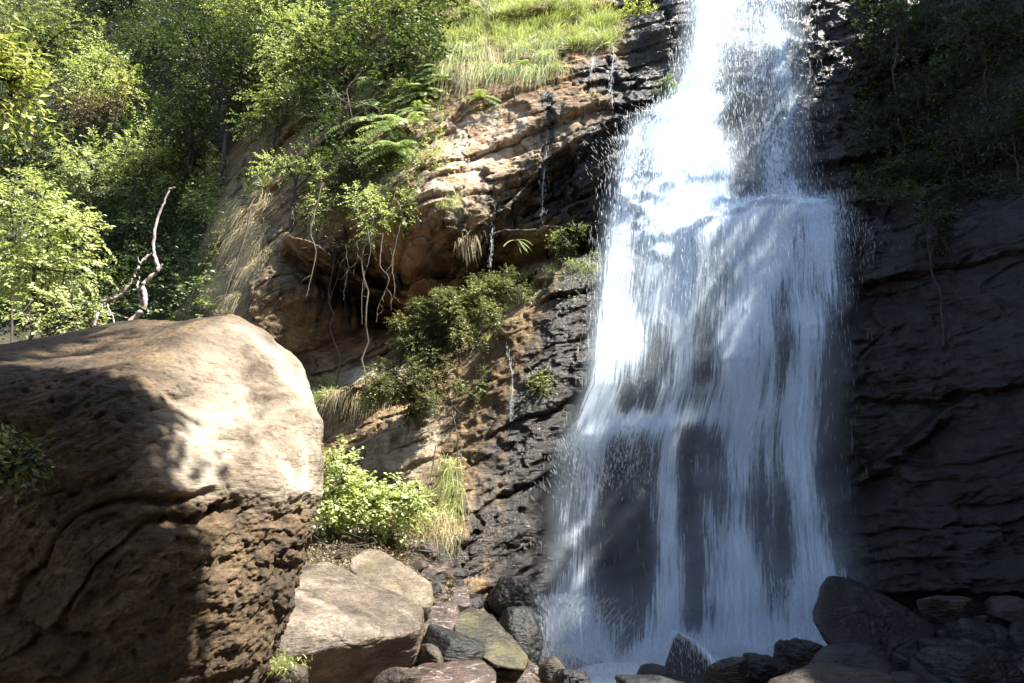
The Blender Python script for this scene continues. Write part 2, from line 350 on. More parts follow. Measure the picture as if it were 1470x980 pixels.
def hit(px, py, off=0.0):
    "where the sight line of (px,py) meets the face"
    px = np.atleast_1d(np.asarray(px, float)); py = np.atleast_1d(np.asarray(py, float))
    best = np.full(px.shape, np.nan)
    for Y in np.arange(14.5, 56, .12):
        q = P(px, py, Y); c = np.isnan(best) & (q[..., 1] >= flut(q[..., 0], q[..., 2]))
        best[c] = Y
    best = np.where(np.isnan(best), 50, best) - off
    return P(px, py, best)

def fnd(x, z): return face0(x, z)

print("cliff")
nx, nz = 960, 820
gx = np.linspace(-11.5, 14.5, nx); gz = np.linspace(-3.2, 19.0, nz)
GX, GZ = np.meshgrid(gx, gz)
GY0 = face0(GX, GZ)
edge = sst(-11.5, -9.0, GX)
GR = relief(GX, GZ, GY0)
GY = GY0 + GR * (.25 + .75 * edge)
def ramp_px(px0, py0, r, X=GX, Y=GY0, Z=GZ, ry=None):
    "soft blob mask on the face centred on a place of the face"
    c = hit(px0, py0)[0]; s = c[1] * K; ry = ry or r
    return np.exp(-(((X - c[0]) / (r * s)) ** 2 + ((Z - c[2]) / (ry * s)) ** 2))
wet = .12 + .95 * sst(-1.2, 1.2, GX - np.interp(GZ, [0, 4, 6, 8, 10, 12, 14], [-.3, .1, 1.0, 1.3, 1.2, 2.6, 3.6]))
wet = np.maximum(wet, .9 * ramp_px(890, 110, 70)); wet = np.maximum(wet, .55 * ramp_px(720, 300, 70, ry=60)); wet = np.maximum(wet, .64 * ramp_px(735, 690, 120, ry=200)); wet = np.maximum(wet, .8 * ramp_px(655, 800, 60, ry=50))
wet = np.maximum(wet, .85 * ramp_px(820, 270, 110, ry=80)); wet = np.maximum(wet, .6 * ramp_px(690, 350, 110, ry=45)); wet = np.maximum(wet, .7 * ramp_px(520, 430, 110, ry=70)); wet = np.maximum(wet, .55 * ramp_px(790, 160, 35, ry=90))  # mask also darkens the hollow under the upper slab
ochre = np.clip(1.0 * ramp_px(545, 455, 45) + .8 * ramp_px(690, 190, 70) + .5 * ramp_px(560, 330, 80) + .9 * ramp_px(520, 480, 35) + .4 * ramp_px(760, 120, 60), 0, 1)
moss = np.clip(.8 * ramp_px(700, 440, 60) + .9 * ramp_px(820, 370, 60) + .4 * ramp_px(940, 120, 40) + .6 * ramp_px(640, 740, 30, ry=90) + .6 * ramp_px(1290, 260, 90, ry=50) + .8 * ramp_px(960, 60, 40) + .4 * ramp_px(650, 80, 120), 0, 1) * (1 - .3 * edge)
pale = np.clip(.7 * ramp_px(720, 190, 110, ry=60) + .9 * ramp_px(530, 535, 50, ry=20) + .6 * ramp_px(640, 260, 90) + .7 * ramp_px(600, 640, 50) + .35 * ramp_px(330, 430, 60), 0, 1)  # pale patches put the sunlit look of slab and ledges into colour
V = np.stack([GX, GY, GZ], -1).reshape(-1, 3)
cl = mesh("cliff", [(V, gridfaces(nz, nx))], M['cliff'], attrs={"wet": wet.ravel(), "ochre": ochre.ravel(), "moss": moss.ravel(), "pale": pale.ravel()})
tag(cl, kind="structure")

hx = np.linspace(-42, -11.2, 150); hz = np.linspace(-4, 42, 200); HX, HZ = np.meshgrid(hx, hz)
HY = face0(HX, HZ) + .6 * fbm(HX * .4, HZ * .4, 2.0, 3, 15)
tag(mesh("hill", [(np.stack([HX, HY, HZ], -1).reshape(-1, 3), gridfaces(200, 150))], M['hill']), kind="structure")
hx = np.linspace(-11.4, 20, 120); hz = np.linspace(18.6, 42, 100); HX, HZ = np.meshgrid(hx, hz)
HY = face0(HX, HZ) + .4 * fbm(HX * .4, HZ * .4, 2.0, 3, 16)
tag(mesh("hill", [(np.stack([HX, HY, HZ], -1).reshape(-1, 3), gridfaces(100, 120))], M['hill']), kind="structure")

# right wall of the gorge, coming forward beside the viewer
ny = 260; nzz = 240
wy = np.linspace(-12, 17.5, ny); wz = np.linspace(0, 1, nzz); WY, WZ = np.meshgrid(wy, wz); HT = np.interp(WY, [-12, 3, 8, 13, 15, 17.5], [14, 15, 19, 18.6, 20.6, 22.6]) + .5 * noise(WY * .6, 1.0, 2.0, 8); WZ = -3 + (HT + 3) * WZ
WX = np.interp(WY, [-12, 0, 8, 13, 17.5], [18, 15.5, 14.3, 13.9, 13.8]) + .06 * np.maximum(WZ - 8, 0) + .9 * fbm(WY * .3, WZ * .3, 1, 4, 22) + .2 * fbm(WY * 2.2, WZ * 3.4, 1, 4, 23)
z0 = np.zeros(WX.size)
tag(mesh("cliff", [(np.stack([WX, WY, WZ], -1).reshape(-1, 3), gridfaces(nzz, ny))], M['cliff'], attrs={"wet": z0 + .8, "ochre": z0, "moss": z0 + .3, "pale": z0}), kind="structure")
# its plateau
px_ = np.linspace(0, 1, 30); pl = WX.reshape(nzz, ny)[-1]; ex = px_[:, None] * 30
PX = pl[None] + ex; PY = np.broadcast_to(wy[None], PX.shape); PZ = HT[-1][None] + .25 * ex + .5 * fbm(PX * .3, PY * .3, 1.0, 3, 5) * np.minimum(ex, 1)
tag(mesh("hill", [(np.stack([PX, PY, PZ], -1).reshape(-1, 3), gridfaces(30, ny))], M['hill']), kind="structure")

# unseen slopes added behind and beside the viewer to cut skylight
AA, HH = np.meshgrid(np.radians(np.linspace(148, 332, 160)), np.linspace(0, 1, 70)); RR = 22 + 16 * HH + 2.5 * fbm(np.cos(AA) * 4, np.sin(AA) * 4, HH * 3, 3, 17)
tag(mesh("hill", [(np.stack([RR * np.cos(AA), RR * np.sin(AA), -2 + 19 * HH + 1.5 * fbm(np.cos(AA) * 6, np.sin(AA) * 6, HH, 2, 18)], -1).reshape(-1, 3), gridfaces(70, 160))], M['hill']), kind="structure")

# ---------------------------------------------------------------- ground
GK = [(560,800,14.2),(620,840,13.6),(690,900,13.4),(760,985,14.6),(880,1015,15.8),(1000,1015,15.8),(1100,1010,15.8),(1300,920,16),(1450,880,15.3),(500,770,15.8),(470,720,18),(590,760,16),
      (600,940,11.5),(470,960,10.5),(1200,1010,12),(1400,1000,11.5),(1000,1020,13),(800,1010,13)]
GP = np.concatenate([P(*np.array(GK, float).T), np.array([(0,0,0),(-8,5,-.3),(8,5,-.2),(0,-8,.2),(-10,12,.3),(-12,18,2.5),(-16,24,4),(-3,6,-.6),(2,7,-.9),(-30,20,5),(12,12,-.5),(0,-30,1),(-30,-10,2),(10,17,-.5),(-6,17,1.2)], float)])
GWt = tps_fit(GP[:, :2], GP[:, 2], 2.0)
def ground_z(x, y):
    x = np.asarray(x, float); y = np.asarray(y, float)
    q = np.stack(np.broadcast_arrays(np.clip(x, -45, 20), np.clip(y, -40, 32)), -1)
    return np.clip(tps_eval(GP[:, :2], GWt, q), -2.4, 8)
def ground_sheet(x0, x1, y0, y1, n, m, rough, nm, drop=0):
    X, Y = np.meshgrid(np.linspace(x0, x1, n), np.linspace(y0, y1, m)); Z = ground_z(X, Y) + rough * fbm(X * 1.1, Y * 1.1, .3, 5, 3) - drop
    return mesh(nm, [(np.stack([X, Y, Z], -1).reshape(-1, 3), gridfaces(m, n))], M['soil'])
tag(ground_sheet(-9, 12, -3, 21, 320, 360, .22, "ground"), kind="structure")
tag(ground_sheet(-150, 150, -150, 150, 160, 160, .0, "ground", .35), kind="structure")

exec_later = []
# ---------------------------------------------------------------- rocks
def cube_sphere(n):
    u = np.tan(np.linspace(-1, 1, n) * math.pi / 4); A, B = np.meshgrid(u, u); o = np.ones_like(A); fs = []; vs = []; off = 0
    for ax in range(6):
        s = 1 if ax % 2 else -1
        tri = [(s * o, A, B * s), (A * s, s * o, -B * 1.0) if False else (A * -s, s * o, B), (A, B * s, s * o)][ax // 2]
        v = nrm(np.stack(tri, -1).reshape(-1, 3)); vs.append(v); f = gridfaces(n, n)
        c = np.cross(v[f[0, 1]] - v[f[0, 0]], v[f[0, 2]] - v[f[0, 0]])
        if (c * v[f[0, 0]]).sum() < 0: f = f[:, ::-1]
        fs.append(f + off); off += len(v)
    return np.concatenate(vs), np.concatenate(fs)
_CS = {}
def dirs(n):
    if n not in _CS:
        v, f = cube_sphere(n)
        key = np.round(v * 1e5).astype(np.int64); _, idx, inv = np.unique(key, axis=0, return_index=True, return_inverse=True)
        inv = inv.ravel(); _CS[n] = (v[idx], inv[f])
    return _CS[n]
def hull_planes(pts, c):
    bm = bmesh.new()
    for p in pts: bm.verts.new(p - c)
    bmesh.ops.convex_hull(bm, input=bm.verts[:]); bm.normal_update(); N = []; H = []
    for f in bm.faces:
        n = np.array(f.normal); h = float(n @ np.array(f.verts[0].co))
        if h < 0: n, h = -n, -h
        if f.calc_area() > 1e-6 and h > 1e-3: N.append(n); H.append(h)
    bm.free(); return np.array(N), np.array(H)
def plane_radius(d, N, H, k):
    "smooth minimum over planes of the distance from the centre along d"
    dn = d @ N.T; q = np.where(dn > 1e-3, dn / H, 1e-3 / H)   # 1/r per plane
    return 1.0 / (np.sum(q ** k, axis=1) ** (1.0 / k))
def rock(name, pts=None, c=None, size=None, seed=1, mat='dark', res=60, k=14, amp=.05, label=None, group=None, rot=0.0, nplanes=16, flat=0, **kw):
    d, F = dirs(res); r0 = np.random.default_rng(seed)
    if pts is not None:
        pts = np.asarray(pts, float); c = pts.mean(0) if c is None else c; N, H = hull_planes(pts, c)
        V = c + d * plane_radius(d, N, H, k)[:, None]; size = np.ptp(pts, axis=0) / 2
    else:
        N = nrm(r0.normal(size=(nplanes, 3))); H = r0.uniform(.72, 1.0, nplanes)
        N = np.vstack([N, [[0, 0, -1], [0, 0, 1], [1, 0, 0], [-1, 0, 0], [0, 1, 0], [0, -1, 0]]]); H = np.append(H, [.85, .95, .97, .97, .95, .95])
        size = np.asarray(size, float); u = d * plane_radius(d, N, H, k)[:, None] * size * 1.12
        ca, sa = math.cos(rot), math.sin(rot)              # tilt in the vertical plane facing the viewer
        u = np.stack([u[:, 0] * ca - u[:, 2] * sa, u[:, 1], u[:, 0] * sa + u[:, 2] * ca], -1)
        az = r0.uniform(-.4, .4); u = np.stack([u[:, 0] * math.cos(az) - u[:, 1] * math.sin(az), u[:, 0] * math.sin(az) + u[:, 1] * math.cos(az), u[:, 2]], -1)
        V = c + u
    s = float(np.mean(size)); q = (V - c) / s
    n = fbm(q[:, 0] * 1.3, q[:, 1] * 1.3, q[:, 2] * 1.3, 3, seed) * 1.6 + .6 * fbm(q[:, 0] * 4, q[:, 1] * 4, q[:, 2] * 8, 5, seed + 3, .58) - .5 * np.maximum(0, noise(q[:, 0] * 3, q[:, 1] * 3, q[:, 2] * 5, seed + 5) - .15) - .35 * np.exp(-(noise(q[:, 0] * 1.6, q[:, 1] * 1.6, q[:, 2] * 2.6, seed + 9) / .03) ** 2)
    V = V + d * (n * amp * s)[:, None]
    o = mesh(name, [(V, F)], M[mat], attrs=kw.get('attrs'))
    return tag(o, label, "rock" if name != "boulder" else "boulder", group)

print("boulder")
BP = [(-260,560,5.0),(-260,540,8.5),(0,578,4.75),(85,545,4.7),(180,528,4.85),(0,506,7.2),(140,486,7.4),(300,438,7.0),(360,436,6.8),
      (416,468,6.9),(452,522,6.9),(478,640,6.4),(468,705,6.05),(300,700,4.95),(232,640,4.75),(235,745,4.62),(410,702,5.5),
      (462,780,6.1),(436,900,6.1),(370,1010,6.0),(150,1100,4.9),(0,1100,4.75),(-260,1050,5.0),(-260,1050,9),(-260,600,9.5),(300,950,9),(400,720,8.8),(250,500,9.4)]
bp = np.array([P(*a) for a in BP]); bc = bp.mean(0); N, H = hull_planes(bp, bc)
d, F = dirs(330)
r = plane_radius(d, N, H, 18) * 1.022; V = bc + d * r[:, None]
# zone masks: everything under the broken edge is coarse and grooved
zedge = np.interp(V[:, 0], [-4.5, -2.9, -2.2, -1.5, -.9], [2.1, 1.9, 1.66, 1.68, 1.66])
front = sst(.35, -.1, (V - bc) @ nrm(V3(.55, .45, .6)) / 2 ) 
roughm = sst(.10, -.12, V[:, 2] - zedge + .18 * noise(V[:, 0] * 2, V[:, 1] * 2, V[:, 2] * 2, 3))
leftf = sst(-1.95, -2.5, V[:, 0]) * sst(2.75, 2.3, V[:, 2])
rg = np.clip(np.maximum(roughm, leftf * .8), 0, 1)
ang = .62; sx = V[:, 0] * math.cos(ang) + V[:, 2] * math.sin(ang); sz = -V[:, 0] * math.sin(ang) + V[:, 2] * math.cos(ang); yy = V[:, 1]
disp = .16 * fbm(V[:, 0] * .9, yy * .9, V[:, 2] * .9, 3, 5) * (1 - .6 * rg)
def ridged(a): return 1 - np.abs(a) * 2.6
wr_ = .5 * fbm(V[:, 0] * 1.6, yy * 1.6, V[:, 2] * 1.6, 3, 61)
disp += rg * (.075 * fbm(sx * 1.3, yy * 1.4, (sz + wr_ * .25) * 5.2, 5, 6, .62) + .028 * ridged(noise(sx * 2.2, yy * 2.2, (sz + wr_ * .3) * 8.5, 8)) + .034 * fbm(sx * 6, yy * 6, sz * 11, 5, 9, .66) - .11 * np.exp(-(noise(sx * .9, yy * .9, (sz + wr_ * .4) * 3.2, 19) / .05) ** 2) * sst(-.2, .3, noise(sx * 1.2, yy, sz, 66)))
pits = np.maximum(0, noise(sx * 7, yy * 7, sz * 9, 21) - .22); disp -= rg * .08 * pits; disp -= rg * .16 * np.maximum(0, noise(sx * 17, yy * 17, sz * 20, 25) - .24)
disp += (1 - rg) * (.02 * fbm(sx * 2.4, yy * 2.4, sz * 3.6, 4, 11) + .018 * fbm(V[:, 0] * 7, yy * 7, V[:, 2] * 7, 3, 27))
disp += .008 * fbm(V[:, 0] * 22, yy * 22, V[:, 2] * 22, 2, 13) - .05 * roughm * sst(-.5, 0, V[:, 2] - zedge) 
V = V + d * disp[:, None]
bo = mesh("boulder", [(V, F)], M['boulder'], attrs={"pale": (1 - rg) * sst(-2.6, -1.9, V[:, 0])})  # rock's own two tones, contrast pushed to stand for sun and shade
tag(bo, "huge tan boulder with a smooth sunlit shoulder and coarse grooved brown front", "boulder")

def R(px0, px1, py0, py1, Y, mat, label, seed, rot=0.0, dy=1.0, amp=.05, res=46, name="rock", group=None, k=12, npl=14):
    "a rock filling the given frame box at depth Y"
    c = P((px0 + px1) / 2, (py0 + py1) / 2, Y); s = Y * K * 1.03
    w_, h_ = (px1 - px0) / 2 * s, (py1 - py0) / 2 * s
    ca, sa = abs(math.cos(rot)), abs(math.sin(rot))
    if rot:   # undo the widening caused by the tilt
        den = ca ** 2 - sa ** 2; a2 = (w_ ** 2 * ca ** 2 - h_ ** 2 * sa ** 2) / den; b2 = (h_ ** 2 * ca ** 2 - w_ ** 2 * sa ** 2) / den
        w_, h_ = math.sqrt(max(a2, .02 * w_ ** 2)), math.sqrt(max(b2, .08 * h_ ** 2))
    return rock(name, c=c, size=(w_, max(w_, h_) * dy * .8, h_), seed=seed, mat=mat, rot=rot, amp=amp, res=res, label=label, group=group, k=k, nplanes=npl)
def RP(pts, mat, label, seed, amp=.03, res=80, k=24, **kw): return rock("rock", pts=[P(*a) for a in pts], seed=seed, mat=mat, label=label, amp=amp, res=res, k=k, **kw)

print("rocks")
RP([(395,880,8.6),(440,805,10.4),(470,800,10.6),(545,845,10.3),(612,872,10.0),(608,900,9.6),(560,915,9.1),(400,950,8.4),(350,960,8.6),(350,860,10.2),(420,1010,9.2),(600,960,10),(600,900,11.4),(440,880,11.6),(520,990,10)],
   'tan', "broad flat pinkish slab with a glossy top, beside the huge boulder", 31, amp=.035, res=120)
RP([(500,800,11.4),(530,785,11.8),(552,790,11.8),(622,836,11.2),(625,860,10.9),(600,872,10.8),(545,850,10.9),(500,815,11.2),(615,900,11),(520,880,11.4),(600,870,12.6),(520,830,12.6)],
   'tanmoss', "smooth tan rock with a mossy end, leaning on the flat pinkish slab's back", 32, amp=.03, res=100)
RP([(655,880,11.2),(672,872,11.4),(700,878,11.5),(738,915,11),(762,945,10.8),(755,965,10.6),(715,958,10.3),(665,925,10.6),(650,900,10.9),(750,960,11.6),(690,950,11.8),(700,890,12.1)],
   'mossrock', "long green mossy block with a black shaded end, tilted down towards the fall", 33, amp=.04, res=90)
RP([(606,900,10.9),(618,868,11.2),(655,862,11.3),(662,880,11.2),(655,905,10.9),(630,912,10.8),(610,910,10.8),(620,890,11.9),(660,900,11.9)],
   'red', "shiny wet pinkish block between the mossy tan rock and the long mossy block", 34, amp=.05, res=60)
RP([(645,862,12.0),(655,843,12.2),(672,848,12.2),(676,870,12.0),(650,875,12.0),(660,880,12.8),(675,860,12.8)], 'red', "small upright orange brown stone standing behind the shiny pinkish block", 35, amp=.05, res=40)
RP([(560,975,8.9),(610,950,9.4),(690,944,9.5),(712,962,9.4),(712,1000,9.1),(600,1010,8.6),(545,995,8.6),(700,980,10.3),(580,1000,10)], 'red',
   "reddish brown wet slab with pale grain along it, at the bottom edge of the photo", 36, amp=.04, res=90)
R(618, 688, 908, 955, 10.4, 'dark', "dark brown smooth rock in front of the shiny pinkish block", 37, rot=-.3)
R(602, 636, 926, 958, 10.0, 'brown', "small grey rounded stone touching the reddish brown wet slab", 38)
R(540, 600, 962, 1000, 9.0, 'brown', "grey brown stone in shade just left of the reddish wet slab", 39)
R(380, 440, 952, 1010, 7.6, 'brown', "dim rock with a tuft of green grass at the foot of the huge boulder", 40)
R(575, 607, 928, 950, 10.6, 'tan', "small pale stone lying under the flat pinkish slab, sunlit", 41)
RP([(950,965,13.2),(968,912,13.7),(976,906,13.8),(1000,925,13.8),(1024,950,13.6),(1028,985,13.2),(960,1000,12.9),(945,985,13.0),(1000,960,14.5),(965,950,14.5)], 'dark',
   "pointed dark rock with white water sliding down its right shoulder", 42, amp=.02, res=70, k=24)
R(910, 955, 960, 1000, 13.0, 'dark', "low rounded wet rock in the white water left of the pointed rock", 43)
R(776, 812, 950, 992, 12.6, 'brown', "small egg shaped brown stone at the edge of the left splash", 44, rot=.5)
R(795, 850, 966, 1000, 12.0, 'dark', "jagged dark stone in front of the egg shaped brown stone", 45, amp=.12)
R(716, 778, 880, 968, 14.2, 'dark', "black wet boulder left of the splash, behind the long mossy block", 46, amp=.07, res=60)
R(700, 760, 830, 890, 15.6, 'dark', "dark wet hump of rock against the cliff foot above the splash", 47, amp=.08)
R(715, 770, 962, 1000, 11.2, 'red', "flat reddish stone between the mossy block and the splash", 48)
R(1012, 1080, 948, 1000, 12.4, 'darkvein', "dark rock with thin parallel ridges right of the pointed rock", 49, amp=.05, res=70)
R(1062, 1125, 942, 985, 12.8, 'dark', "low black rock between the ridged rock and the knobbly rock", 50, amp=.08)
R(1105, 1180, 924, 985, 13.0, 'dark', "knobbly black rock under the right column of water", 51, amp=.12, res=70)
R(1138, 1165, 926, 950, 13.4, 'dark', "small round black stone on top of the knobbly rock", 52)
R(900, 985, 975, 1010, 11.0, 'dark', "flat black stone at the bottom edge below the pointed rock", 53)
RP([(1163,880,13.0),(1178,832,13.4),(1192,825,13.6),(1240,835,13.8),(1300,868,13.8),(1345,900,13.6),(1342,950,13.2),(1290,975,12.8),(1210,950,12.6),(1180,915,12.7),(1345,930,15),(1200,850,15),(1200,940,15)],
   'dark', "big angular black boulder standing right of the waterfall foot", 54, amp=.055, res=120, k=26)
R(1150, 1295, 932, 1010, 11.6, 'dark', "broad rounded grey black rock in front of the big angular black boulder", 55, amp=.05, res=90)
R(1120, 1262, 957, 1040, 10.4, 'brown', "brown rock with a pale streak, lit at its top at the bottom edge", 56, amp=.05, res=80)
R(1330, 1460, 935, 1000, 11.8, 'dark', "wide black rock with specks at the bottom right corner", 57, amp=.06, res=80)
R(1330, 1385, 925, 985, 12.4, 'dark', "narrow black stone beside the big angular boulder's right end", 58, amp=.08)
R(1372, 1450, 893, 950, 13.8, 'dark', "smooth dark grey rock in the pile behind the wide black rock", 59, rot=-.3, amp=.05)
R(1430, 1500, 858, 900, 14.6, 'brown', "long dark rock leaning on the cliff at the right edge", 60, rot=-.3)
R(1445, 1500, 895, 960, 13.0, 'dark', "rounded dark rock cut by the right edge of the photo", 61)
R(1325, 1390, 855, 900, 15.0, 'brown', "dim brownish rock at the cliff foot behind the big angular boulder", 62, amp=.08)
R(1270, 1340, 965, 1010, 10.8, 'dark', "low black stone filling the gap below the big angular boulder", 63)
rs = np.random.default_rng(77)
# loose stones
def scree(n, poly, Yr, szr, mats, label, group, seed):
    r = np.random.default_rng(seed); x0, x1, y0, y1 = poly
    for i in range(n):
        px = r.uniform(x0, x1); py = r.uniform(y0, y1); f = (py - y0) / (y1 - y0); Y = Yr[0] + (Yr[1] - Yr[0]) * f + r.uniform(-.2, .2)
        p = P(px, py, Y); s = r.uniform(*szr) * (1 if r.random() < .75 else 1.5); p[2] = max(p[2] - .0, ground_z(p[0], p[1])) if False else ground_z(p[0], p[1]) + s * .25
        rock("stone", c=p, size=(s * r.uniform(.9, 1.5), s, s * r.uniform(.5, .8)), seed=seed * 100 + i, mat=mats[r.integers(len(mats))], res=14, amp=.08, nplanes=10, k=16, rot=r.uniform(-.5, .5), label=label, group=group)
scree(110, (590, 760, 775, 890), (16.0, 13.2), (.06, .16), ['dark', 'brown', 'dark', 'red'], "small angular stone in the dark scree at the foot of the buttress", "scree stones at the foot of the buttress", 5)
scree(40, (470, 610, 755, 830), (16.2, 13.6), (.05, .13), ['brown', 'tan', 'soil'], "small pale stone in the dry litter below the leafy green bush", "stones in the dry litter", 6)
scree(64, (540, 720, 890, 985), (12.2, 9.4), (.05, .12), ['brown', 'red', 'tan'], "small stone in the gaps between the slabs at the boulder's foot", "stones between the slabs", 7)
scree(50, (1290, 1500, 850, 985), (15.4, 11.8), (.10, .28), ['dark', 'dark', 'brown'], "dark stone in the shaded pile at the foot of the right wall", "dark stones under the right wall", 8)
scree(36, (740, 1160, 955, 1000), (14.6, 12.2), (.08, .20), ['dark', 'dark', 'brown'], "dark wet stone at the edge of the pool under the fall", "wet stones along the pool", 9)
print("water")
def water_mat(name, sky_tint=(.76, .88, 1.0), gain=2.5, amax=.95, haze=.0):  # blue in the colour stands in for skylight on shaded water
    b = NB(name); fl = b.attr("flow").outputs["Vector"]; D = b.attr("dens").outputs["Fac"]; cl = b.attr("clump").outputs["Fac"]
    def mp(sc):
        m = b.n("ShaderNodeMapping"); m.inputs[3].default_value = sc; b.l(fl, m.inputs[0]); return m.outputs[0]
    fine = b.noise(mp((26, .95, 1)), 1.0, 3, .55); med = b.noise(mp((10, .55, 1)), 1.0, 3, .6, .3)
    spk = b.noise(mp((17, 5.5, 1)), 1.0, 4, .7, .6); broad = b.noise(mp((2.2, .5, 1)), 1.0, 2, .5)
    silk = b.math('ADD', b.math('MULTIPLY', fine, .64), b.math('MULTIPLY', med, .36))
    rag = b.math('ADD', b.math('MULTIPLY', spk, .72), b.math('MULTIPLY', fine, .28))
    n = b.math('ADD', silk, b.math('MULTIPLY', b.math('SUBTRACT', rag, silk), cl))
    n = b.math('ADD', b.math('MULTIPLY', n, .75), b.math('MULTIPLY', broad, .25))
    n = b.math('MULTIPLY', b.math('SUBTRACT', n, .32), 2.8)
    a = b.math('MULTIPLY', b.math('ADD', b.math('SUBTRACT', n, 1.0), b.math('MULTIPLY', D, 1.14)), gain, clamp=True)
    a = b.math('MULTIPLY', b.math('MULTIPLY', a, amax), b.math('MINIMUM', b.math('MULTIPLY', D, 4.0), 1.0))
    a = b.math('MAXIMUM', a, b.math('MULTIPLY', D, b.math('MULTIPLY_ADD', broad, .5, haze)))
    d = b.n("ShaderNodeBsdfDiffuse"); t = b.n("ShaderNodeBsdfTranslucent"); tr = b.n("ShaderNodeBsdfTransparent")
    d.inputs[0].default_value = (*sky_tint, 1); t.inputs[0].default_value = (*sky_tint, 1)
    m = b.n("ShaderNodeMixShader"); m.inputs[0].default_value = .22; b.l(d.outputs[0], m.inputs[1]); b.l(t.outputs[0], m.inputs[2])
    m2 = b.n("ShaderNodeMixShader"); b.l(a, m2.inputs[0]); b.l(tr.outputs[0], m2.inputs[1]); b.l(m.outputs[0], m2.inputs[2])
    b.l(m2.outputs[0], b.out.inputs[0]); return b.m
M['water'] = water_mat('falling_water')
def plain_water(name, amax):
    b = NB(name); d = b.n("ShaderNodeBsdfDiffuse"); t = b.n("ShaderNodeBsdfTranslucent"); tr = b.n("ShaderNodeBsdfTransparent")
    m = b.n("ShaderNodeMixShader"); m.inputs[0].default_value = .45; b.l(d.outputs[0], m.inputs[1]); b.l(t.outputs[0], m.inputs[2])
    for s_ in (d, t): s_.inputs[0].default_value = (.9, .95, 1, 1)
    m2 = b.n("ShaderNodeMixShader"); m2.inputs[0].default_value = amax; b.l(tr.outputs[0], m2.inputs[1]); b.l(m.outputs[0], m2.inputs[2])
    b.l(m2.outputs[0], b.out.inputs[0]); return b.m
M['drops'] = plain_water('water_drops', .42); M['splash'] = plain_water('water_splash', .62)
YW = 18.5
def wl(pts, Y=YW):
    q = np.array([P(a, b, Y) for a, b in pts]); o = np.argsort(q[:, 2]); return q[o, 2], q[o, 0]
LE = wl([(1000,-90),(985,40),(948,130),(895,180),(860,300),(845,420),(825,560),(788,640),(772,760),(764,860),(755,970)])
RE = wl([(1196,-90),(1202,100),(1202,270),(1208,330),(1206,500),(1208,700),(1212,970)])
STR = [  # list of (px, py, halfwidth px, density)
 [(1062,-90,46,.85),(1044,0,46,.88),(1016,80,42,.85),(996,150,50,.95)],
 [(1145,-90,44,.5),(1140,0,46,.6),(1142,100,44,.6),(1136,180,46,.6),(1130,250,48,.66),(1135,290,62,.75)],
 [(1080,-90,50,.4),(1085,60,50,.4),(1088,150,44,.3),(1090,250,40,.25)],
 [(990,140,48,1.1),(980,200,70,.98),(975,260,78,.92),(960,330,70,.82),(925,420,62,.72),(885,500,46,.6),(858,580,34,.6),(842,625,32,.75),(836,700,28,.6),(822,800,26,.5),(812,870,40,.85),(812,960,55,.9)],
 [(925,175,24,.8),(895,240,28,.75),(878,330,26,.62),(865,430,26,.58),(862,520,28,.5),(855,600,28,.4)],
 [(1000,180,55,1.0),(1012,260,56,.9),(1005,350,60,.8),(980,450,46,.72),(962,550,32,.74),(950,620,25,.8),(951,700,22,.72),(949,800,23,.66),(940,900,30,.75),(930,960,60,.85)],
 [(1110,288,75,1.1),(1080,340,80,1.0),(1066,420,62,.9),(1056,500,46,.8),(1050,620,34,.7),(1042,720,34,.58),(1040,800,38,.75),(1042,880,50,.95),(1040,960,95,1.0)],
 [(1176,285,30,.75),(1164,340,34,.8),(1148,420,34,.6),(1140,500,30,.66),(1131,590,24,.85),(1134,700,24,.66),(1140,800,28,.72),(1142,880,36,.9),(1142,960,70,1.0)],
 [(1182,286,26,1.0),(1184,345,26,.7),(1180,450,26,.35)],
 [(1175,500,26,.25),(1172,700,34,.18),(1168,900,50,.35)],
 [(1060,890,140,.2),(1060,930,150,.7),(1060,975,170,1.0)], [(815,905,40,.4),(815,940,60,.8),(815,975,70,.9)],
 [(1005,560,30,.4),(1002,700,18,.3),(1000,850,26,.4)],
 [(905,604,70,.7),(882,614,62,.85),(868,628,50,.5),(860,642,45,.25)],
 [(1040,590,70,.35),(1035,603,66,.5),(1030,618,50,.2)],
 [(905,640,30,.20),(900,800,50,.16),(880,930,60,.35)],
 [(800,640,22,.35),(790,760,26,.25),(780,870,20,.4)],
 [(1090,460,80,.35),(1092,600,60,.16),(1092,800,60,.14),(1090,900,95,.3)],
 [(905,470,24,.4),(912,560,18,.3),(908,700,12,.16)], [(1092,480,9,.5),(1096,620,8,.35),(1090,800,9,.35)],
]
def density(x, z):
    k = YW * K / 1.02; inv = np.ones_like(x)
    for s_ in STR:
        q = np.array([np.append(P(a, b, YW), [w_ * k, d_]) for a, b, w_, d_ in s_]); q = q[np.argsort(q[:, 2])]
        cx = np.interp(z, q[:, 2], q[:, 0]); hw = np.interp(z, q[:, 2], q[:, 3]); dn = np.interp(z, q[:, 2], q[:, 4])
        fade = sst(q[0, 2] - .5, q[0, 2] + .1, z) * (1 - sst(q[-1, 2] - .1, q[-1, 2] + .35, z))
        w_ = cx + .12 * noise(z * .5, 3.0 + hw.mean(), 1.0, 7)
        inv = inv * (1 - np.clip(dn * fade * np.exp(-np.abs((x - w_) / hw) ** 2.4), 0, .995))
    return 1 - inv
ZT = P(1000, -90, YW)[2]; ZB = P(1000, 958, 17.0)[2]
NR, NC = 420, 230
zz = np.linspace(ZT, ZB, NR); uu = np.linspace(0, 1, NC)
wxl = np.interp(zz, *LE) - .1; wxr = np.interp(zz, *RE) + .1
WXg = wxl[:, None] + (wxr - wxl)[:, None] * uu[None]; WZg = np.broadcast_to(zz[:, None], WXg.shape)
Yf = face0(WXg, WZg) + .5 * relief(WXg, WZg, WXg * 0 + 18) - .26
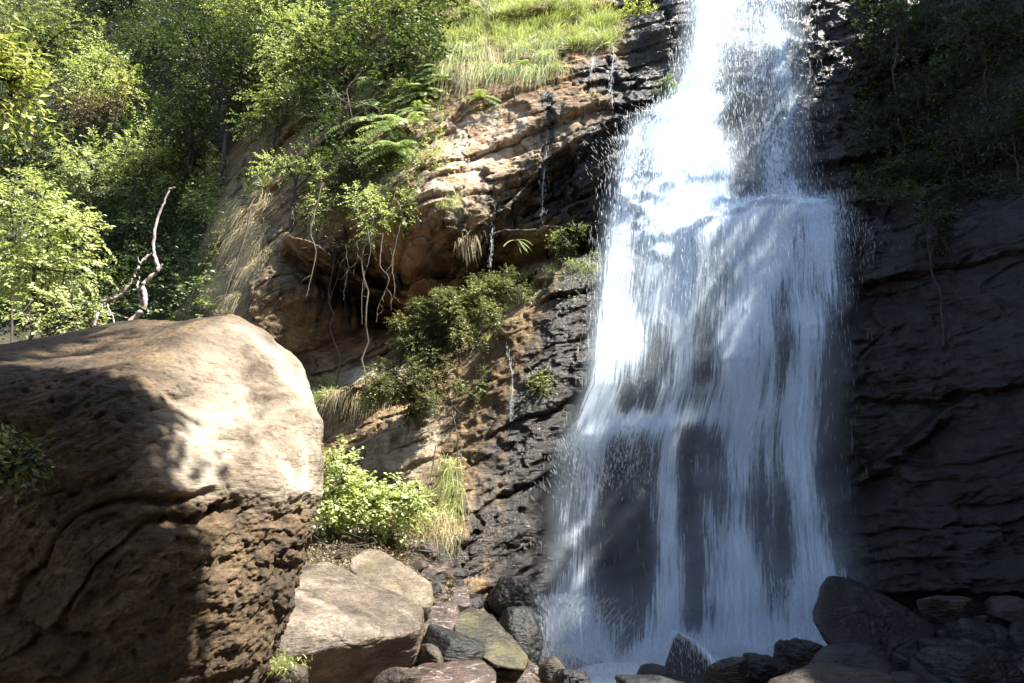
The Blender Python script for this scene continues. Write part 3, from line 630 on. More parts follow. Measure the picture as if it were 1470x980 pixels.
dz = (ZT - ZB) / (NR - 1)
Yw = Yf.copy(); 
for i in range(1, NR): Yw[i] = np.minimum(Yf[i], Yw[i - 1] + .10 * dz)
for _ in range(44):
    Yw[:, 1:-1] = (Yw[:, :-2] + 2 * Yw[:, 1:-1] + Yw[:, 2:]) / 4; Yw[1:-1] = (Yw[:-2] + 2 * Yw[1:-1] + Yw[2:]) / 4
raw = face0(WXg, WZg) + relief(WXg, WZg, WXg * 0 + 18) - .10
for _ in range(3):
    Yw = np.minimum(Yw, raw); Yw[:, 1:-1] = (Yw[:, :-2] + 2 * Yw[:, 1:-1] + Yw[:, 2:]) / 4; Yw[1:-1] = (Yw[:-2] + 2 * Yw[1:-1] + Yw[2:]) / 4
Yw = np.minimum(Yw, raw + .04)
DEN = density(WXg, WZg); DEN = DEN * (1 + .16 * sst(6.5, 4.0, WZg))
clump = .25 + .75 * sst(P(0, 420, YW)[2], P(0, 240, YW)[2], WZg) 
clump = np.clip(clump * (1 - .35 * np.exp(-((WXg - P(985, 0, YW)[0]) / 1.0) ** 2)), 0, 1)
W0 = (wxr - wxl).mean()
fall = empty("waterfall", (4.0, 17.0, ZB), "wide white waterfall breaking over two dark ledges into a rocky pool", "waterfall")
fall["kind"] = "thing"
for li, (oy, ds, nm) in enumerate([(0.0, .95, "water_sheet"), (.16, .56, "water_sheet"), (.36, .36, "water_sheet"), (.62, .18, "water_veil")]):
    sway = .10 * noise(WXg * .8 + li * 5, WZg * .6, li * 1.0, 71 + li) * (1 if li else .2)
    grow = np.linspace(0.35, 1.15, NR)[:, None]
    y = Yw - oy * grow + sway
    V = np.stack([WXg + .5 * sway, y, WZg], -1).reshape(-1, 3)
    fv = np.stack([uu[None] * W0 + li * 13.7 + 0 * WZg, WZg + .06 * noise(WXg * 1.5, WZg * .5, 1.0, 5), np.full(WXg.shape, li * 3.3)], -1).reshape(-1, 3)
    e = sst(0, .09, uu) * sst(1, .90, uu)
    dn = np.clip(DEN * ds * (1 + .5 * noise(WXg * 1.3, WZg * .4, li + .5, 30 + li)), 0, 1) * e[None]
    mesh(nm, [(V, gridfaces(NR, NC))], M['water'], fall, attrs={"dens": dn.ravel(), "flow": fv, "clump": clump.ravel()})
def surf_at(x, z):
    j = np.clip(((ZT - z) / dz).astype(int), 0, NR - 1); l = wxl[j]; r_ = wxr[j]
    i = np.clip(((x - l) / (r_ - l) * (NC - 1)).astype(int), 0, NC - 1); return Yw[j, i]
# drops thrown off the fall: long thin spindles
def spindles(x, y, z, ln, wd, lean=0):
    n = len(x); c = np.stack([x, y, z], -1); up = np.stack([lean + 0 * x, 0 * x, np.ones(n)], -1) * (ln / 2)[:, None]
    sx_ = np.stack([wd, 0 * x, 0 * x], -1); sy_ = np.stack([0 * x, wd, 0 * x], -1)
    V = np.stack([c + up, c + sx_, c + sy_, c - sx_, c - sy_, c - up], 1).reshape(-1, 3)
    o = (np.arange(n) * 6)[:, None, None]
    F = np.array([[0, 1, 2], [0, 2, 3], [0, 3, 4], [0, 4, 1], [5, 2, 1], [5, 3, 2], [5, 4, 3], [5, 1, 4]])[None] + o
    return (V, F.reshape(-1, 3))
r = np.random.default_rng(5)
n = 42000; u_ = r.random(n); z_ = ZB + (ZT - ZB) * r.random(n) ** .8; j = np.clip(((ZT - z_) / dz).astype(int), 0, NR - 1)
x_ = wxl[j] - .12 + (wxr - wxl + .24)[j] * u_; D_ = density(x_, z_)
keep = r.random(n) < (.03 + .8 * D_ * (1 - .5 * D_)) * (.25 + .75 * sst(3.5, 8.5, z_)); x_, z_, D_ = x_[keep], z_[keep], D_[keep]
y_ = surf_at(x_, z_) - r.uniform(.05, .9, len(x_)) * .8
upper = sst(3.5, 8.5, z_); ln = r.uniform(.06, .22, len(x_)) * (1 + .6 * (1 - upper)); wd = (.0015 + .006 * r.random(len(x_)) ** 2.2) * (.6 + .9 * upper)
mesh("spray_drops", [spindles(x_, y_, z_, ln, wd)], M['drops'], fall)["kind"] = "stuff"
# thin trickles beside the fall
def trickle(pts, Y, wdt, label, seed):
    r = np.random.default_rng(seed); c = resample([P(a, b, Y) for a, b in pts], 60); V = []
    c[:, 1] = np.minimum.accumulate(flut(c[:, 0], c[:, 2])) - .05
    for _ in range(8): c[1:-1, 1] = (c[:-2, 1] + c[2:, 1]) / 2
    parts = [tube(c, wdt * (.15 + .3 * np.abs(noise(np.linspace(0, 9, 60), 1., 1., seed)) * 2), 5)]
    m = int(60 + wdt * 5000); k = r.integers(0, 60, m); s_ = c[k] + np.stack([r.normal(0, wdt * 1.6, m), -r.uniform(0, .12, m), r.normal(0, .1, m)], -1)
    parts.append(spindles(s_[:, 0], s_[:, 1], s_[:, 2], r.uniform(.03, .12, m), r.uniform(.0015, .004, m)))
    tag(mesh("water_trickle", parts, M['drops']), label, "trickle", "thin trickles down the cliff")
trickle([(884,55),(880,95),(876,130),(875,168)], 20.4, .03, "thin white trickle down the dark recess left of the waterfall's top", 1)
trickle([(853,72),(851,90),(847,112)], 20.2, .018, "short thin trickle beside the longer one left of the waterfall's top", 2)
trickle([(787,190),(784,225),(780,262),(779,300)], 19.0, .035, "white trickle over the dark stepped beds in the middle of the cliff", 3)
trickle([(706,305),(705,340),(703,372)], 18.8, .014, "fine line of drops falling from the overhang above the ledge plants", 4)
trickle([(728,500),(736,545),(733,600)], 17.5, .012, "fine glinting trickle down the dark buttress left of the waterfall", 5)
# the foam line where water leaves the left lower ledge, and splash fans at the foot
def fan(cpx, cpy, Y, n, vx, vz, seed, ln=(.04, .16)):
    r = np.random.default_rng(seed); c = P(cpx, cpy, Y); t = r.random(n) ** .7 * .55
    a = r.normal(0, vx, n); b_ = r.uniform(.1, vz, n); f = r.uniform(.1, 1.4, n)
    return spindles(c[0] + a * t + r.normal(0, .15, n), c[1] - f * t, c[2] + b_ * t - 4.9 * t * t, r.uniform(*ln, n), r.uniform(.002, .0045, n), a * .3)
parts = [fan(845, 628, 17.4, 900, 1.0, 1.2, 1), fan(905, 612, 17.6, 400, 1.0, .5, 2), fan(810, 868, 16.2, 3600, 1.6, 2.0, 3), fan(815, 935, 15.8, 2400, 2.0, 1.6, 4),
         fan(940, 945, 15.8, 3200, 2.0, 2.0, 5), fan(1045, 940, 15.8, 5200, 2.2, 2.4, 6), fan(1140, 935, 15.8, 3600, 2.0, 2.4, 7), fan(985, 915, 13.7, 700, .8, 1.2, 8),
         fan(960, 160, 18.6, 900, 1.6, 1.6, 9), fan(1190, 300, 18.0, 700, 1.0, 1.2, 10), fan(900, 200, 18.4, 500, 1.2, 1.0, 11), fan(1145, 835, 16.6, 500, 1.0, 1.0, 12)]
mesh("splash_drops", parts, M['splash'], fall)["kind"] = "stuff"
# slide of water over the shoulder of the pointed rock
def ribbon(pts, Y, w0, w1, dens, seed, nr=60, ncs=24):
    c = resample([P(a, b, yy_) for (a, b), yy_ in zip(pts, Y)], nr); ww = np.linspace(w0, w1, nr)
    u = np.linspace(-1, 1, ncs); X = c[:, 0:1] + ww[:, None] * u; Z = c[:, 2:3] + 0 * u - .10 * u ** 2; Yy = c[:, 1:2] - .05 * (1 - u ** 2)
    V = np.stack([X, Yy, Z], -1).reshape(-1, 3); D_ = np.clip(dens * (1 - np.abs(u) ** 3)[None] * np.ones((nr, 1)), 0, 1)
    fl = np.stack([X * 1.0 + seed, Z, X * 0], -1).reshape(-1, 3)
    return (V, gridfaces(nr, ncs)), D_.ravel(), fl
for nm_, a in (("rock_slide", ribbon([(965,904),(990,915),(1010,932),(1030,958)], [13.9,13.75,13.6,13.4], .06, .14, .7, 3)), ("ledge_cascade", ribbon([(782,872),(778,900),(772,935),(768,965)], [16.1,15.9,15.7,15.5], .2, .42, .42, 5)),
               ("ledge_cascade", ribbon([(820,868),(822,900),(826,935),(830,968)], [16.0,15.8,15.6,15.5], .5, .75, .4, 6))):
    mesh(nm_, [a[0]], M['water'], fall, attrs={"dens": a[1], "flow": a[2], "clump": a[1] * 0})
# pool
b = NB("pool_water"); c = b.coord(); f = b.noise(c, 1.6, 6, .65, .8)
bs = b.n("ShaderNodeBsdfPrincipled"); fo = b.attr("foam").outputs["Fac"]
fm = b.math('MULTIPLY', b.math('SUBTRACT', b.math('ADD', f, b.math('MULTIPLY', fo, .6)), .62), 4.0, clamp=True)
b.l(b.mix(fm, (.02, .03, .035), (.75, .82, .86)), bs.inputs["Base Color"]); b.l(b.math('ADD', .08, b.math('MULTIPLY', fm, .7)), bs.inputs["Roughness"])
b.l(b.bump(b.noise(c, 7, 4, .6), .5, .05), bs.inputs["Normal"]); b.l(bs.outputs[0], b.out.inputs[0]); M['pool'] = b.m
X, Y = np.meshgrid(np.linspace(-.8, 9.0, 160), np.linspace(11.8, 18.0, 110)); pz = ZB + .06 + .05 * fbm(X * 1.3, Y * 1.3, 0, 3, 4)
foam = np.clip(sst(12.8, 15.5, Y) * sst(7.6, 6.6, X) * sst(.0, .8, X), 0, 1)
tag(mesh("water", [(np.stack([X, Y, pz], -1).reshape(-1, 3), gridfaces(110, 160))], M['pool'], attrs={"foam": foam.ravel()}), kind="structure")

b = NB("mist_air"); c = b.n("ShaderNodeTexCoord").outputs["Object"]; sp = b.n("ShaderNodeSeparateXYZ"); b.l(c, sp.inputs[0])
g = b.math('MULTIPLY', b.math('SUBTRACT', 1.0, b.math('MULTIPLY', b.math('POWER', b.math('ABSOLUTE', sp.outputs[0]), 2.0), 1 / 16.0), clamp=True), b.math('SUBTRACT', 1.0, b.math('MULTIPLY', sp.outputs[2], 1 / 2.6), clamp=True))
g = b.math('MULTIPLY', b.math('MULTIPLY', g, g), b.math('MULTIPLY', b.math('SUBTRACT', b.noise(c, .9, 2, .5), .34, clamp=True), 2.6))
v = b.n("ShaderNodeVolumePrincipled"); v.inputs["Color"].default_value = (1, 1, 1, 1); g = b.math('MULTIPLY', g, .35); b.l(g, v.inputs["Density"]); v.inputs["Anisotropy"].default_value = .3
b.l(v.outputs[0], b.out.inputs["Volume"]); M['mist'] = b.m
bx = np.array([[x, y, z] for x in (-.3, 7.9) for y in (14.3, 16.8) for z in (ZB + .02, ZB + 2.7)]); bf = np.array([[0, 1, 3, 2], [4, 6, 7, 5], [0, 4, 5, 1], [2, 3, 7, 6], [0, 2, 6, 4], [1, 5, 7, 3]])
tag(mesh("mist", [(bx, bf)], M['mist'], smooth=False), "pale spray hanging low over the pool at the fall's foot", "mist", kind="stuff")
print("plants")
L_PALE = leaf_mat('pale_green_leaves', (.24, .28, .08), (.42, .46, .19), (.62, .63, .36), .45, .05)  # leaf tone raised in place of more sun on the lit plants
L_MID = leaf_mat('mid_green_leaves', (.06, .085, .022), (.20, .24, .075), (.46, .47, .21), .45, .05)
L_DARK = leaf_mat('dark_green_leaves', (.016, .028, .008), (.045, .070, .020), (.13, .165, .055), .38, .05)  # darker leaf copy, mostly for shaded plants, with the shade in its colour
L_YEL = leaf_mat('yellow_green_leaves', (.15, .18, .045), (.34, .36, .11), (.58, .55, .24), .48, .05)
L_FERN = leaf_mat('fern_leaves', (.14, .19, .045), (.28, .35, .10), (.46, .50, .2), .45, .08)
L_STRAW = leaf_mat('straw', (.22, .16, .08), (.42, .34, .19), (.62, .54, .36), .30, .05, .6)
L_GRASS = leaf_mat('grass_blades', (.18, .21, .06), (.38, .41, .16), (.62, .61, .36), .42, .07)
L_OLIVE = leaf_mat('olive_leaves', (.045, .055, .014), (.13, .135, .045), (.32, .30, .13), .42, .05)
L_BROWN = leaf_mat('dead_leaves', (.06, .04, .02), (.16, .11, .06), (.34, .27, .15), .25, .05, .6)
B_DARK = bark_mat('dark_bark', (.03, .022, .016), (.10, .08, .06)); B_PALE = bark_mat('pale_dead_wood', (.26, .20, .19), (.55, .47, .43)); B_MID = bark_mat('root_bark', (.04, .03, .022), (.14, .11, .08))

def unit(r, n): return nrm(r.normal(size=(n, 3)))
def leaves(p, a, nn, L, Wd, var, fold=.18):
    "diamond leaves: base p, axis a, face normal nn"
    s = nrm(np.cross(a, nn)); up = np.cross(s, a); L = L[:, None]; Wd = Wd[:, None]
    m = p + a * L * .45 + up * L * fold * .35
    V = np.stack([p, m + s * Wd, p + a * L - up * L * fold * .4, m - s * Wd], 1).reshape(-1, 3)
    F = np.arange(len(p) * 4).reshape(-1, 4)
    return (V, F, np.repeat(var, 4))
def sprigs(r, org, dr, n_lf, tl, L, wr=.28, droop=.25, base_var=None):
    "twigs from org along dr, each with alternate leaves; returns leaf part and twig end points"
    T = len(org); t = (np.arange(n_lf) + .7) / n_lf
    tl = np.broadcast_to(tl, (T,))
    d = nrm(dr); side = nrm(np.cross(d, unit(r, T) * .3 + V3(0, 0, 1)))
    pos = org[:, None] + d[:, None] * (t * tl[:, None])[..., None] - V3(0, 0, 1) * (droop * (t ** 2) * tl[:, None])[..., None]
    sg = np.where(np.arange(n_lf) % 2, 1., -1.)
    ax = nrm(d[:, None] * .55 + side[:, None] * sg[None, :, None] * .8 - V3(0, 0, droop) + r.normal(0, .28, pos.shape))
    nn = nrm(V3(.1, -.15, 1.0) + r.normal(0, .45, pos.shape))
    var = (.5 if base_var is None else base_var[:, None]) + r.normal(0, .22, pos.shape[:2])
    Ls = L * r.uniform(.65, 1.25, pos.shape[:2])
    return leaves(pos.reshape(-1, 3), ax.reshape(-1, 3), nn.reshape(-1, 3), Ls.ravel(), (Ls * wr).ravel(), np.clip(var, 0, 1).ravel()), pos[:, -1]
def crown(r, c, rad, nb, nt, n_lf, L, tl=None, droop=.25, wr=.28, br=.42, flat=.8):
    c = np.asarray(c, float); rad = np.asarray(rad, float)
    bc_ = unit(r, nb) * (r.random((nb, 1)) ** .45) * rad * .82; brd = br * rad.mean() * r.uniform(.6, 1.25, nb); bv = .5 + r.normal(0, .20, nb)
    k = r.integers(0, nb, nt); o = unit(r, nt) * (r.random((nt, 1)) ** .4) * V3(1, 1, flat)
    org = c + bc_[k] + o * brd[k][:, None]
    d = nrm(o * .9 + nrm(bc_[k]) * .35 + r.normal(0, .35, (nt, 3)) + V3(0, -.1, .15))
    tl = tl or L * 3.5
    part, ends = sprigs(r, org, d, n_lf, tl * r.uniform(.6, 1.4, nt), L, wr, droop, bv[k])
    return part, c + bc_, org, ends
def under(c):
    "foot of a plant that grows at c: straight down to the face or the ground"
    z = c[2]; 
    for _ in range(400):
        if flut(np.array([c[0]]), np.array([z]))[0] < c[1] or z < ground_z(c[0], c[1]): break
        z -= .1
    return np.array([c[0], c[1], z])
def branches(r, foot, c, cents, r0, nl=7):
    top = c + (c - foot) * .15; m = 14; ax = foot + (top - foot) * np.linspace(0, 1, m)[:, None]
    h = np.linalg.norm(top - foot); wob = np.cumsum(r.normal(0, .018 * h, (m, 3)) * V3(1, 1, 0), axis=0); wob -= np.linspace(0, 1, m)[:, None] * wob[-1]
    ax = ax + wob; out = [tube(ax, r0 * np.linspace(1, .3, m), 8)]; li = []
    for e in cents[:nl]:
        i = r.integers(m // 2, m - 1); s_ = ax[i]; mid = (s_ + e) / 2 + r.normal(0, .08, 3) * np.linalg.norm(e - s_) + V3(0, 0, .12) * h * .3
        li.append(tube(resample([s_, mid, e], 9), r0 * .45 * np.linspace(1, .25, 9), 5))
    return out, li
NT = 0
def tree(px, py, rx, ry, off, mat, label, seed, name="tree", cat="tree", L=.10, dens=1.0, nb=None, depth=.8, bark=None, r0=None, Y=None, group=None, droop=.25, n_lf=8, twigs=True, wr=.28, br=.42, foot=None, nl=7, tl=None):
    r = np.random.default_rng(seed)
    c = P(px, py, Y) if Y else hit(px, py, off)[0]
    s_ = c[1] * K; rad = np.array([rx * s_, (rx + ry) / 2 * s_ * depth, ry * s_])
    nb = nb or int(10 + 6 * rad.mean() ** 1.2 * 1.6)
    area = rad[0] * rad[2] / (L * L); nt = int(np.clip(area * 2.6 * dens, 120, 5200))
    part, cents, org, ends = crown(r, c, rad, nb, nt, n_lf, L, droop=droop, wr=wr, br=br, tl=tl); cn = cents[:nl]
    ft = under(c) if foot is None else foot; ft = ft - V3(0, 0, .15)
    t = empty(name, ft, label, cat, group)
    mesh("crown" if name == "tree" else "foliage", [part], mat, t, smooth=False)
    o_, li = branches(r, ft, c, cents, r0 or .05 + .035 * rad.mean(), nl); bk = bark or B_DARK
    mesh("trunk" if name == "tree" else "stem", o_, bk, t)
    if twigs:
        k = r.integers(0, len(org), 900); k = k[np.sqrt(((cn[None] - org[k][:, None]) ** 2).sum(-1).min(1)) < .75 * rad.mean()][:110]; q = [tube(np.array([cn[np.argmin(((cn - org[i]) ** 2).sum(-1))], org[i], ends[i]]), [.012, .007, .003], 4) for i in k]
    else: q = []
    mesh("branches", li + q, bk, t)
    return t

G = "trees on the wooded slope"
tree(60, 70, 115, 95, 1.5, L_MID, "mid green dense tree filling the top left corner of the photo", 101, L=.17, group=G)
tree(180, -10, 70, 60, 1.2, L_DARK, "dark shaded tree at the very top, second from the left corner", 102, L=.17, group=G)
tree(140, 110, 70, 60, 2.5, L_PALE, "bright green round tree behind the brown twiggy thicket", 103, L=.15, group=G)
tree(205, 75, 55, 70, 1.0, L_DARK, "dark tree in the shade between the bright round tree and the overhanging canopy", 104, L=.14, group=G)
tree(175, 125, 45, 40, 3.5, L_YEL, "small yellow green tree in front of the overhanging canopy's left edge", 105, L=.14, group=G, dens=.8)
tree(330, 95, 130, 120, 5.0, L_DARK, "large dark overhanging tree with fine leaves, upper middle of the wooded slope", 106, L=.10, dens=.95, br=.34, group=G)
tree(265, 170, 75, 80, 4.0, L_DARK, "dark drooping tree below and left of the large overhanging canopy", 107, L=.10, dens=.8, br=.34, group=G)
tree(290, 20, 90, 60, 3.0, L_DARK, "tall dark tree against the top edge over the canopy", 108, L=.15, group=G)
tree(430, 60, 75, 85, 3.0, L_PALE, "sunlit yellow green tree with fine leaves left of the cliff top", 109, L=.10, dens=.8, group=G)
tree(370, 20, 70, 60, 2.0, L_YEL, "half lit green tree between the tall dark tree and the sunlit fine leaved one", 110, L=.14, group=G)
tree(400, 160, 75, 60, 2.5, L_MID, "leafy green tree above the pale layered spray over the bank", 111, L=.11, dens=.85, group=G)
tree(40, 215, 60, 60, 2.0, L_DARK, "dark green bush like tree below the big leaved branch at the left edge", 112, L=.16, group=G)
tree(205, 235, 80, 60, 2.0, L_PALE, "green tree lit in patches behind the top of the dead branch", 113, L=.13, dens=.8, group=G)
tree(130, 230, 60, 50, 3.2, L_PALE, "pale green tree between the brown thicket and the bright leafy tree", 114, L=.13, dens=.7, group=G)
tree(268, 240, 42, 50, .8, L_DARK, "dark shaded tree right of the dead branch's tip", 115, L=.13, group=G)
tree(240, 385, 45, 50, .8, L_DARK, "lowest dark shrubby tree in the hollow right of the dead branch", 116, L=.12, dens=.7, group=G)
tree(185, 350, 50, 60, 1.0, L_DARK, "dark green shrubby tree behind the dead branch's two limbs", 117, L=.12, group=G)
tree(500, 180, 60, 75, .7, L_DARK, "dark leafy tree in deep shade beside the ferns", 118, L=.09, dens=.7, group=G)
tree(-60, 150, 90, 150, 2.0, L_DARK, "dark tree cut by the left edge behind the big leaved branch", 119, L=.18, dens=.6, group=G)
# the bright tree in front, at the left
t = tree(60, 360, 105, 105, 0, L_PALE, "bright sunlit tree with pale leaves and a thin dark trunk, left above the boulder", 120, Y=13.5, L=.085, dens=1.05, n_lf=9, br=.36, r0=.05, droop=.35)
tree(20, 300, 75, 60, 0, L_PALE, "pale leafy tree at the left edge behind the bright tree with the thin trunk", 121, Y=15.5, L=.09, dens=.8, r0=.04)
tree(95, 455, 85, 40, 0, L_PALE, "low pale leafy shrub just above the huge boulder's left top", 122, name="shrub", cat="shrub", Y=11.5, L=.07, dens=.8, r0=.03)
tree(5, 120, 30, 75, 0, L_YEL, "branch with big glossy yellow green leaves reaching in at the left edge", 123, name="shrub", cat="shrub", Y=9.0, L=.13, dens=.75, r0=.03, n_lf=6, wr=.22)
# brown twiggy thicket
tree(130, 165, 75, 50, 3.0, L_BROWN, "brown tangled thicket of dry twigs among the green trees", 124, name="thicket", cat="thicket", L=.09, dens=.35, bark=B_MID, nl=20)
# spray over the bank
tree(420, 243, 55, 24, 1.6, L_PALE, "pale leafy shrub with layered flat sprays leaning over the earth bank", 125, name="shrub", cat="shrub", L=.09, dens=.9, droop=.1)
SH = "shrubs along the cliff edge"
for a in [
 (520, 25, 55, 45, .8, L_YEL, "yellow green shrub at the top edge left of the grassy ledge", 130, .10, .9),
 (480, 90, 60, 50, .9, L_MID, "twiggy green shrub with bare roots below, left of the hanging ferns", 131, .09, .75),
 (590, 35, 55, 40, .8, L_MID, "green shrub at the top edge in the middle of the cliff rim", 132, .09, .8),
 (655, 20, 55, 30, .8, L_MID, "low shrub behind the tall bright grass at the top edge", 133, .08, .8),
 (560, 85, 50, 35, .6, L_DARK, "dark shaded shrub directly above the hanging ferns", 134, .07, .8),
 (460, 150, 55, 50, .8, L_DARK, "dark vine covered shrub over the shaded cliff, left of the ferns", 135, .08, .8),
 (915, 15, 40, 25, .5, L_YEL, "small sunny shrub at the waterfall's upper left lip", 136, .08, .7),
 (960, 130, 14, 28, .2, L_MID, "small green plant clinging to wet rock at the fall's left edge", 137, .06, .9),
 (500, 235, 50, 50, .4, L_DARK, "dark leafy shrub hanging left of the lowest ferns", 144, .08, 1.0),
 (545, 225, 40, 35, .4, L_MID, "green shrub directly under the lowest ferns", 145, .07, .9),
 (600, 130, 45, 30, .3, L_MID, "green creeper among the ferns under the dark shrub", 146, .06, .8),
 (548, 302, 56, 62, .5, L_PALE, "pale leafy shrub hanging over the overhang with bare roots beneath", 138, .075, .75),
 (460, 285, 22, 50, .6, L_PALE, "narrow hanging creeper with pale leaves over the dark earth bank", 139, .07, .7),
 (500, 350, 45, 35, .4, L_BROWN, "dry brownish scrub hanging at the overhang's left end", 140, .06, .5),
 (820, 340, 40, 25, .35, L_MID, "green plants in the wet shade under the stepped beds", 141, .055, .8),
 (680, 395, 45, 25, .4, L_DARK, "dark shrub in the shade under the overhang", 142, .055, .8),
 (475, 225, 45, 45, .8, L_DARK, "dark leafy shrub in the shade right of the layered spray", 143, .08, .8)]:
    tree(*a[:5], a[5], a[6], a[7], name="shrub", cat="shrub", L=a[8], dens=a[9], depth=.6, group=SH, n_lf=8, r0=.03)
tree(642, 455, 88, 68, 0, L_OLIVE, "big fine leaved shrub leaning out from the cliff beside the orange hollow", 150, name="shrub", cat="shrub", L=.05, dens=2.2, nb=34, br=.24, depth=.6, n_lf=10, bark=B_MID, r0=.035, nl=8, Y=17.2, foot=hit(660, 520)[0])
tree(712, 412, 52, 36, 0, L_OLIVE, "small olive shrub above the big fine leaved shrub, beside the strap leaved ferns", 156, name="shrub", cat="shrub", L=.05, dens=1.2, nb=14, br=.28, depth=.6, n_lf=10, bark=B_MID, r0=.02, Y=17.5, foot=hit(715, 450)[0])
tree(618, 505, 60, 46, 0, L_OLIVE, "olive foliage joining the big fine leaved shrub to the sparse one below it", 157, name="shrub", cat="shrub", L=.05, dens=1.6, nb=18, br=.26, depth=.6, n_lf=10, bark=B_MID, r0=.02, Y=17.2, foot=hit(640, 560)[0])
tree(588, 552, 84, 66, 0, L_OLIVE, "sparse olive shrub with bare branches below the big fine leaved shrub", 151, name="shrub", cat="shrub", L=.05, dens=1.5, nb=30, br=.24, depth=.6, n_lf=10, bark=B_MID, r0=.03, nl=20, Y=17.0, foot=hit(610, 610)[0])
tree(690, 560, 22, 38, .2, L_MID, "thin wispy plant on the buttress right of the olive shrub", 152, name="shrub", cat="shrub", L=.045, dens=.3, depth=.5, r0=.01)
tree(535, 714, 84, 46, 0, L_PALE, "round bright green leafy bush at the cliff foot, right of the huge boulder", 153, name="bush", cat="bush", Y=14.9, L=.095, dens=2.6, n_lf=7, wr=.36, r0=.03, br=.36)
tree(478, 700, 30, 62, 0, L_PALE, "taller part leafed bush half hidden by the huge boulder's right side", 154, name="bush", cat="bush", Y=14.6, L=.09, dens=2.2, n_lf=7, wr=.36, r0=.03)
tree(778, 545, 18, 32, .15, L_YEL, "small yellow plant clinging to the dark buttress beside the fall", 155, name="shrub", cat="shrub", L=.045, dens=.55, depth=.4, r0=.01)
DK = "dark shrubs on the shaded right wall"
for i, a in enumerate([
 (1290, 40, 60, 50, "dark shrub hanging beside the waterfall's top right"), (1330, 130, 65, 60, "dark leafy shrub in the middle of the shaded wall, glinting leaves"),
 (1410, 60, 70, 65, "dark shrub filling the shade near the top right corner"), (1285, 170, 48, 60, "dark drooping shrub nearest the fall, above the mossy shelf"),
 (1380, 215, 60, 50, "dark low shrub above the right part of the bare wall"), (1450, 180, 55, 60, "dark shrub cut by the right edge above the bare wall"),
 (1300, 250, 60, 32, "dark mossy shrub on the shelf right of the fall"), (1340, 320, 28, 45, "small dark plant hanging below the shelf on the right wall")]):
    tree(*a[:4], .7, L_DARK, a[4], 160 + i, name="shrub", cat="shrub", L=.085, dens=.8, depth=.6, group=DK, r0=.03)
# little plant on the boulder
tree(18, 660, 26, 36, 0, L_MID, "small green seedling growing on the huge boulder's shaded face", 170, name="plant", cat="plant", Y=4.42, L=.05, dens=.45, nb=6, n_lf=5, wr=.3, r0=.004, foot=P(-10, 720, 4.6), depth=.4)

# undergrowth over the whole wooded slope
def cover(n, polys, off, L, mat, name, label, seed, n_lf=7, hgt=.5):
    r = np.random.default_rng(seed); px, py = [], []
    for (x0, x1, y0, y1), f in polys: m = int(n * f); px.append(r.uniform(x0, x1, m)); py.append(r.uniform(y0, y1, m))
    c = hit(np.concatenate(px), np.concatenate(py)); k = noise(c[:, 0] * .8, c[:, 2] * .8, 1.0, seed)
    c[:, 1] -= off * np.clip(.5 + k, .02, 1) * r.random(len(c)); c[:, 2] += r.uniform(0, hgt, len(c))
    d = nrm(V3(0, -.5, .5) + r.normal(0, .6, c.shape)); sc = c[:, 1] / 18.
    p, _ = sprigs(r, c, d, n_lf, L * 3.5 * r.uniform(.6, 1.4, len(c)), L, .3, .3, np.clip(.5 + k, 0, 1))
    o = mesh(name, [p], mat, smooth=False); tag(o, label, name.replace('_', ' '), kind="stuff"); return o
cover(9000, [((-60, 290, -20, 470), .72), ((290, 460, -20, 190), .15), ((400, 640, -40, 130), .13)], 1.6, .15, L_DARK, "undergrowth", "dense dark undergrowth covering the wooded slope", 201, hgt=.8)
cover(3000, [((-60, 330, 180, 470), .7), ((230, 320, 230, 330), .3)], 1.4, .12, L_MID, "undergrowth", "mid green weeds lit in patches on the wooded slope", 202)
cover(2600, [((1215, 1500, -20, 290), .85), ((1230, 1420, 240, 300), .15)], .6, .08, L_DARK, "undergrowth", "dark creepers matting the shaded wall right of the waterfall", 203, hgt=.1)
cover(2200, [((430, 600, 100, 330), .75), ((560, 640, 60, 250), .25)], .5, .07, L_MID, "undergrowth", "mid green creepers draping the cliff left of the bare sunlit rock", 204, hgt=.1)
cover(420, [((600, 700, 95, 170), .5), ((720, 860, 330, 440), .5)], .15, .045, L_MID, "undergrowth", "tiny plants rooted in cracks of the sunlit cliff", 205, hgt=.05)

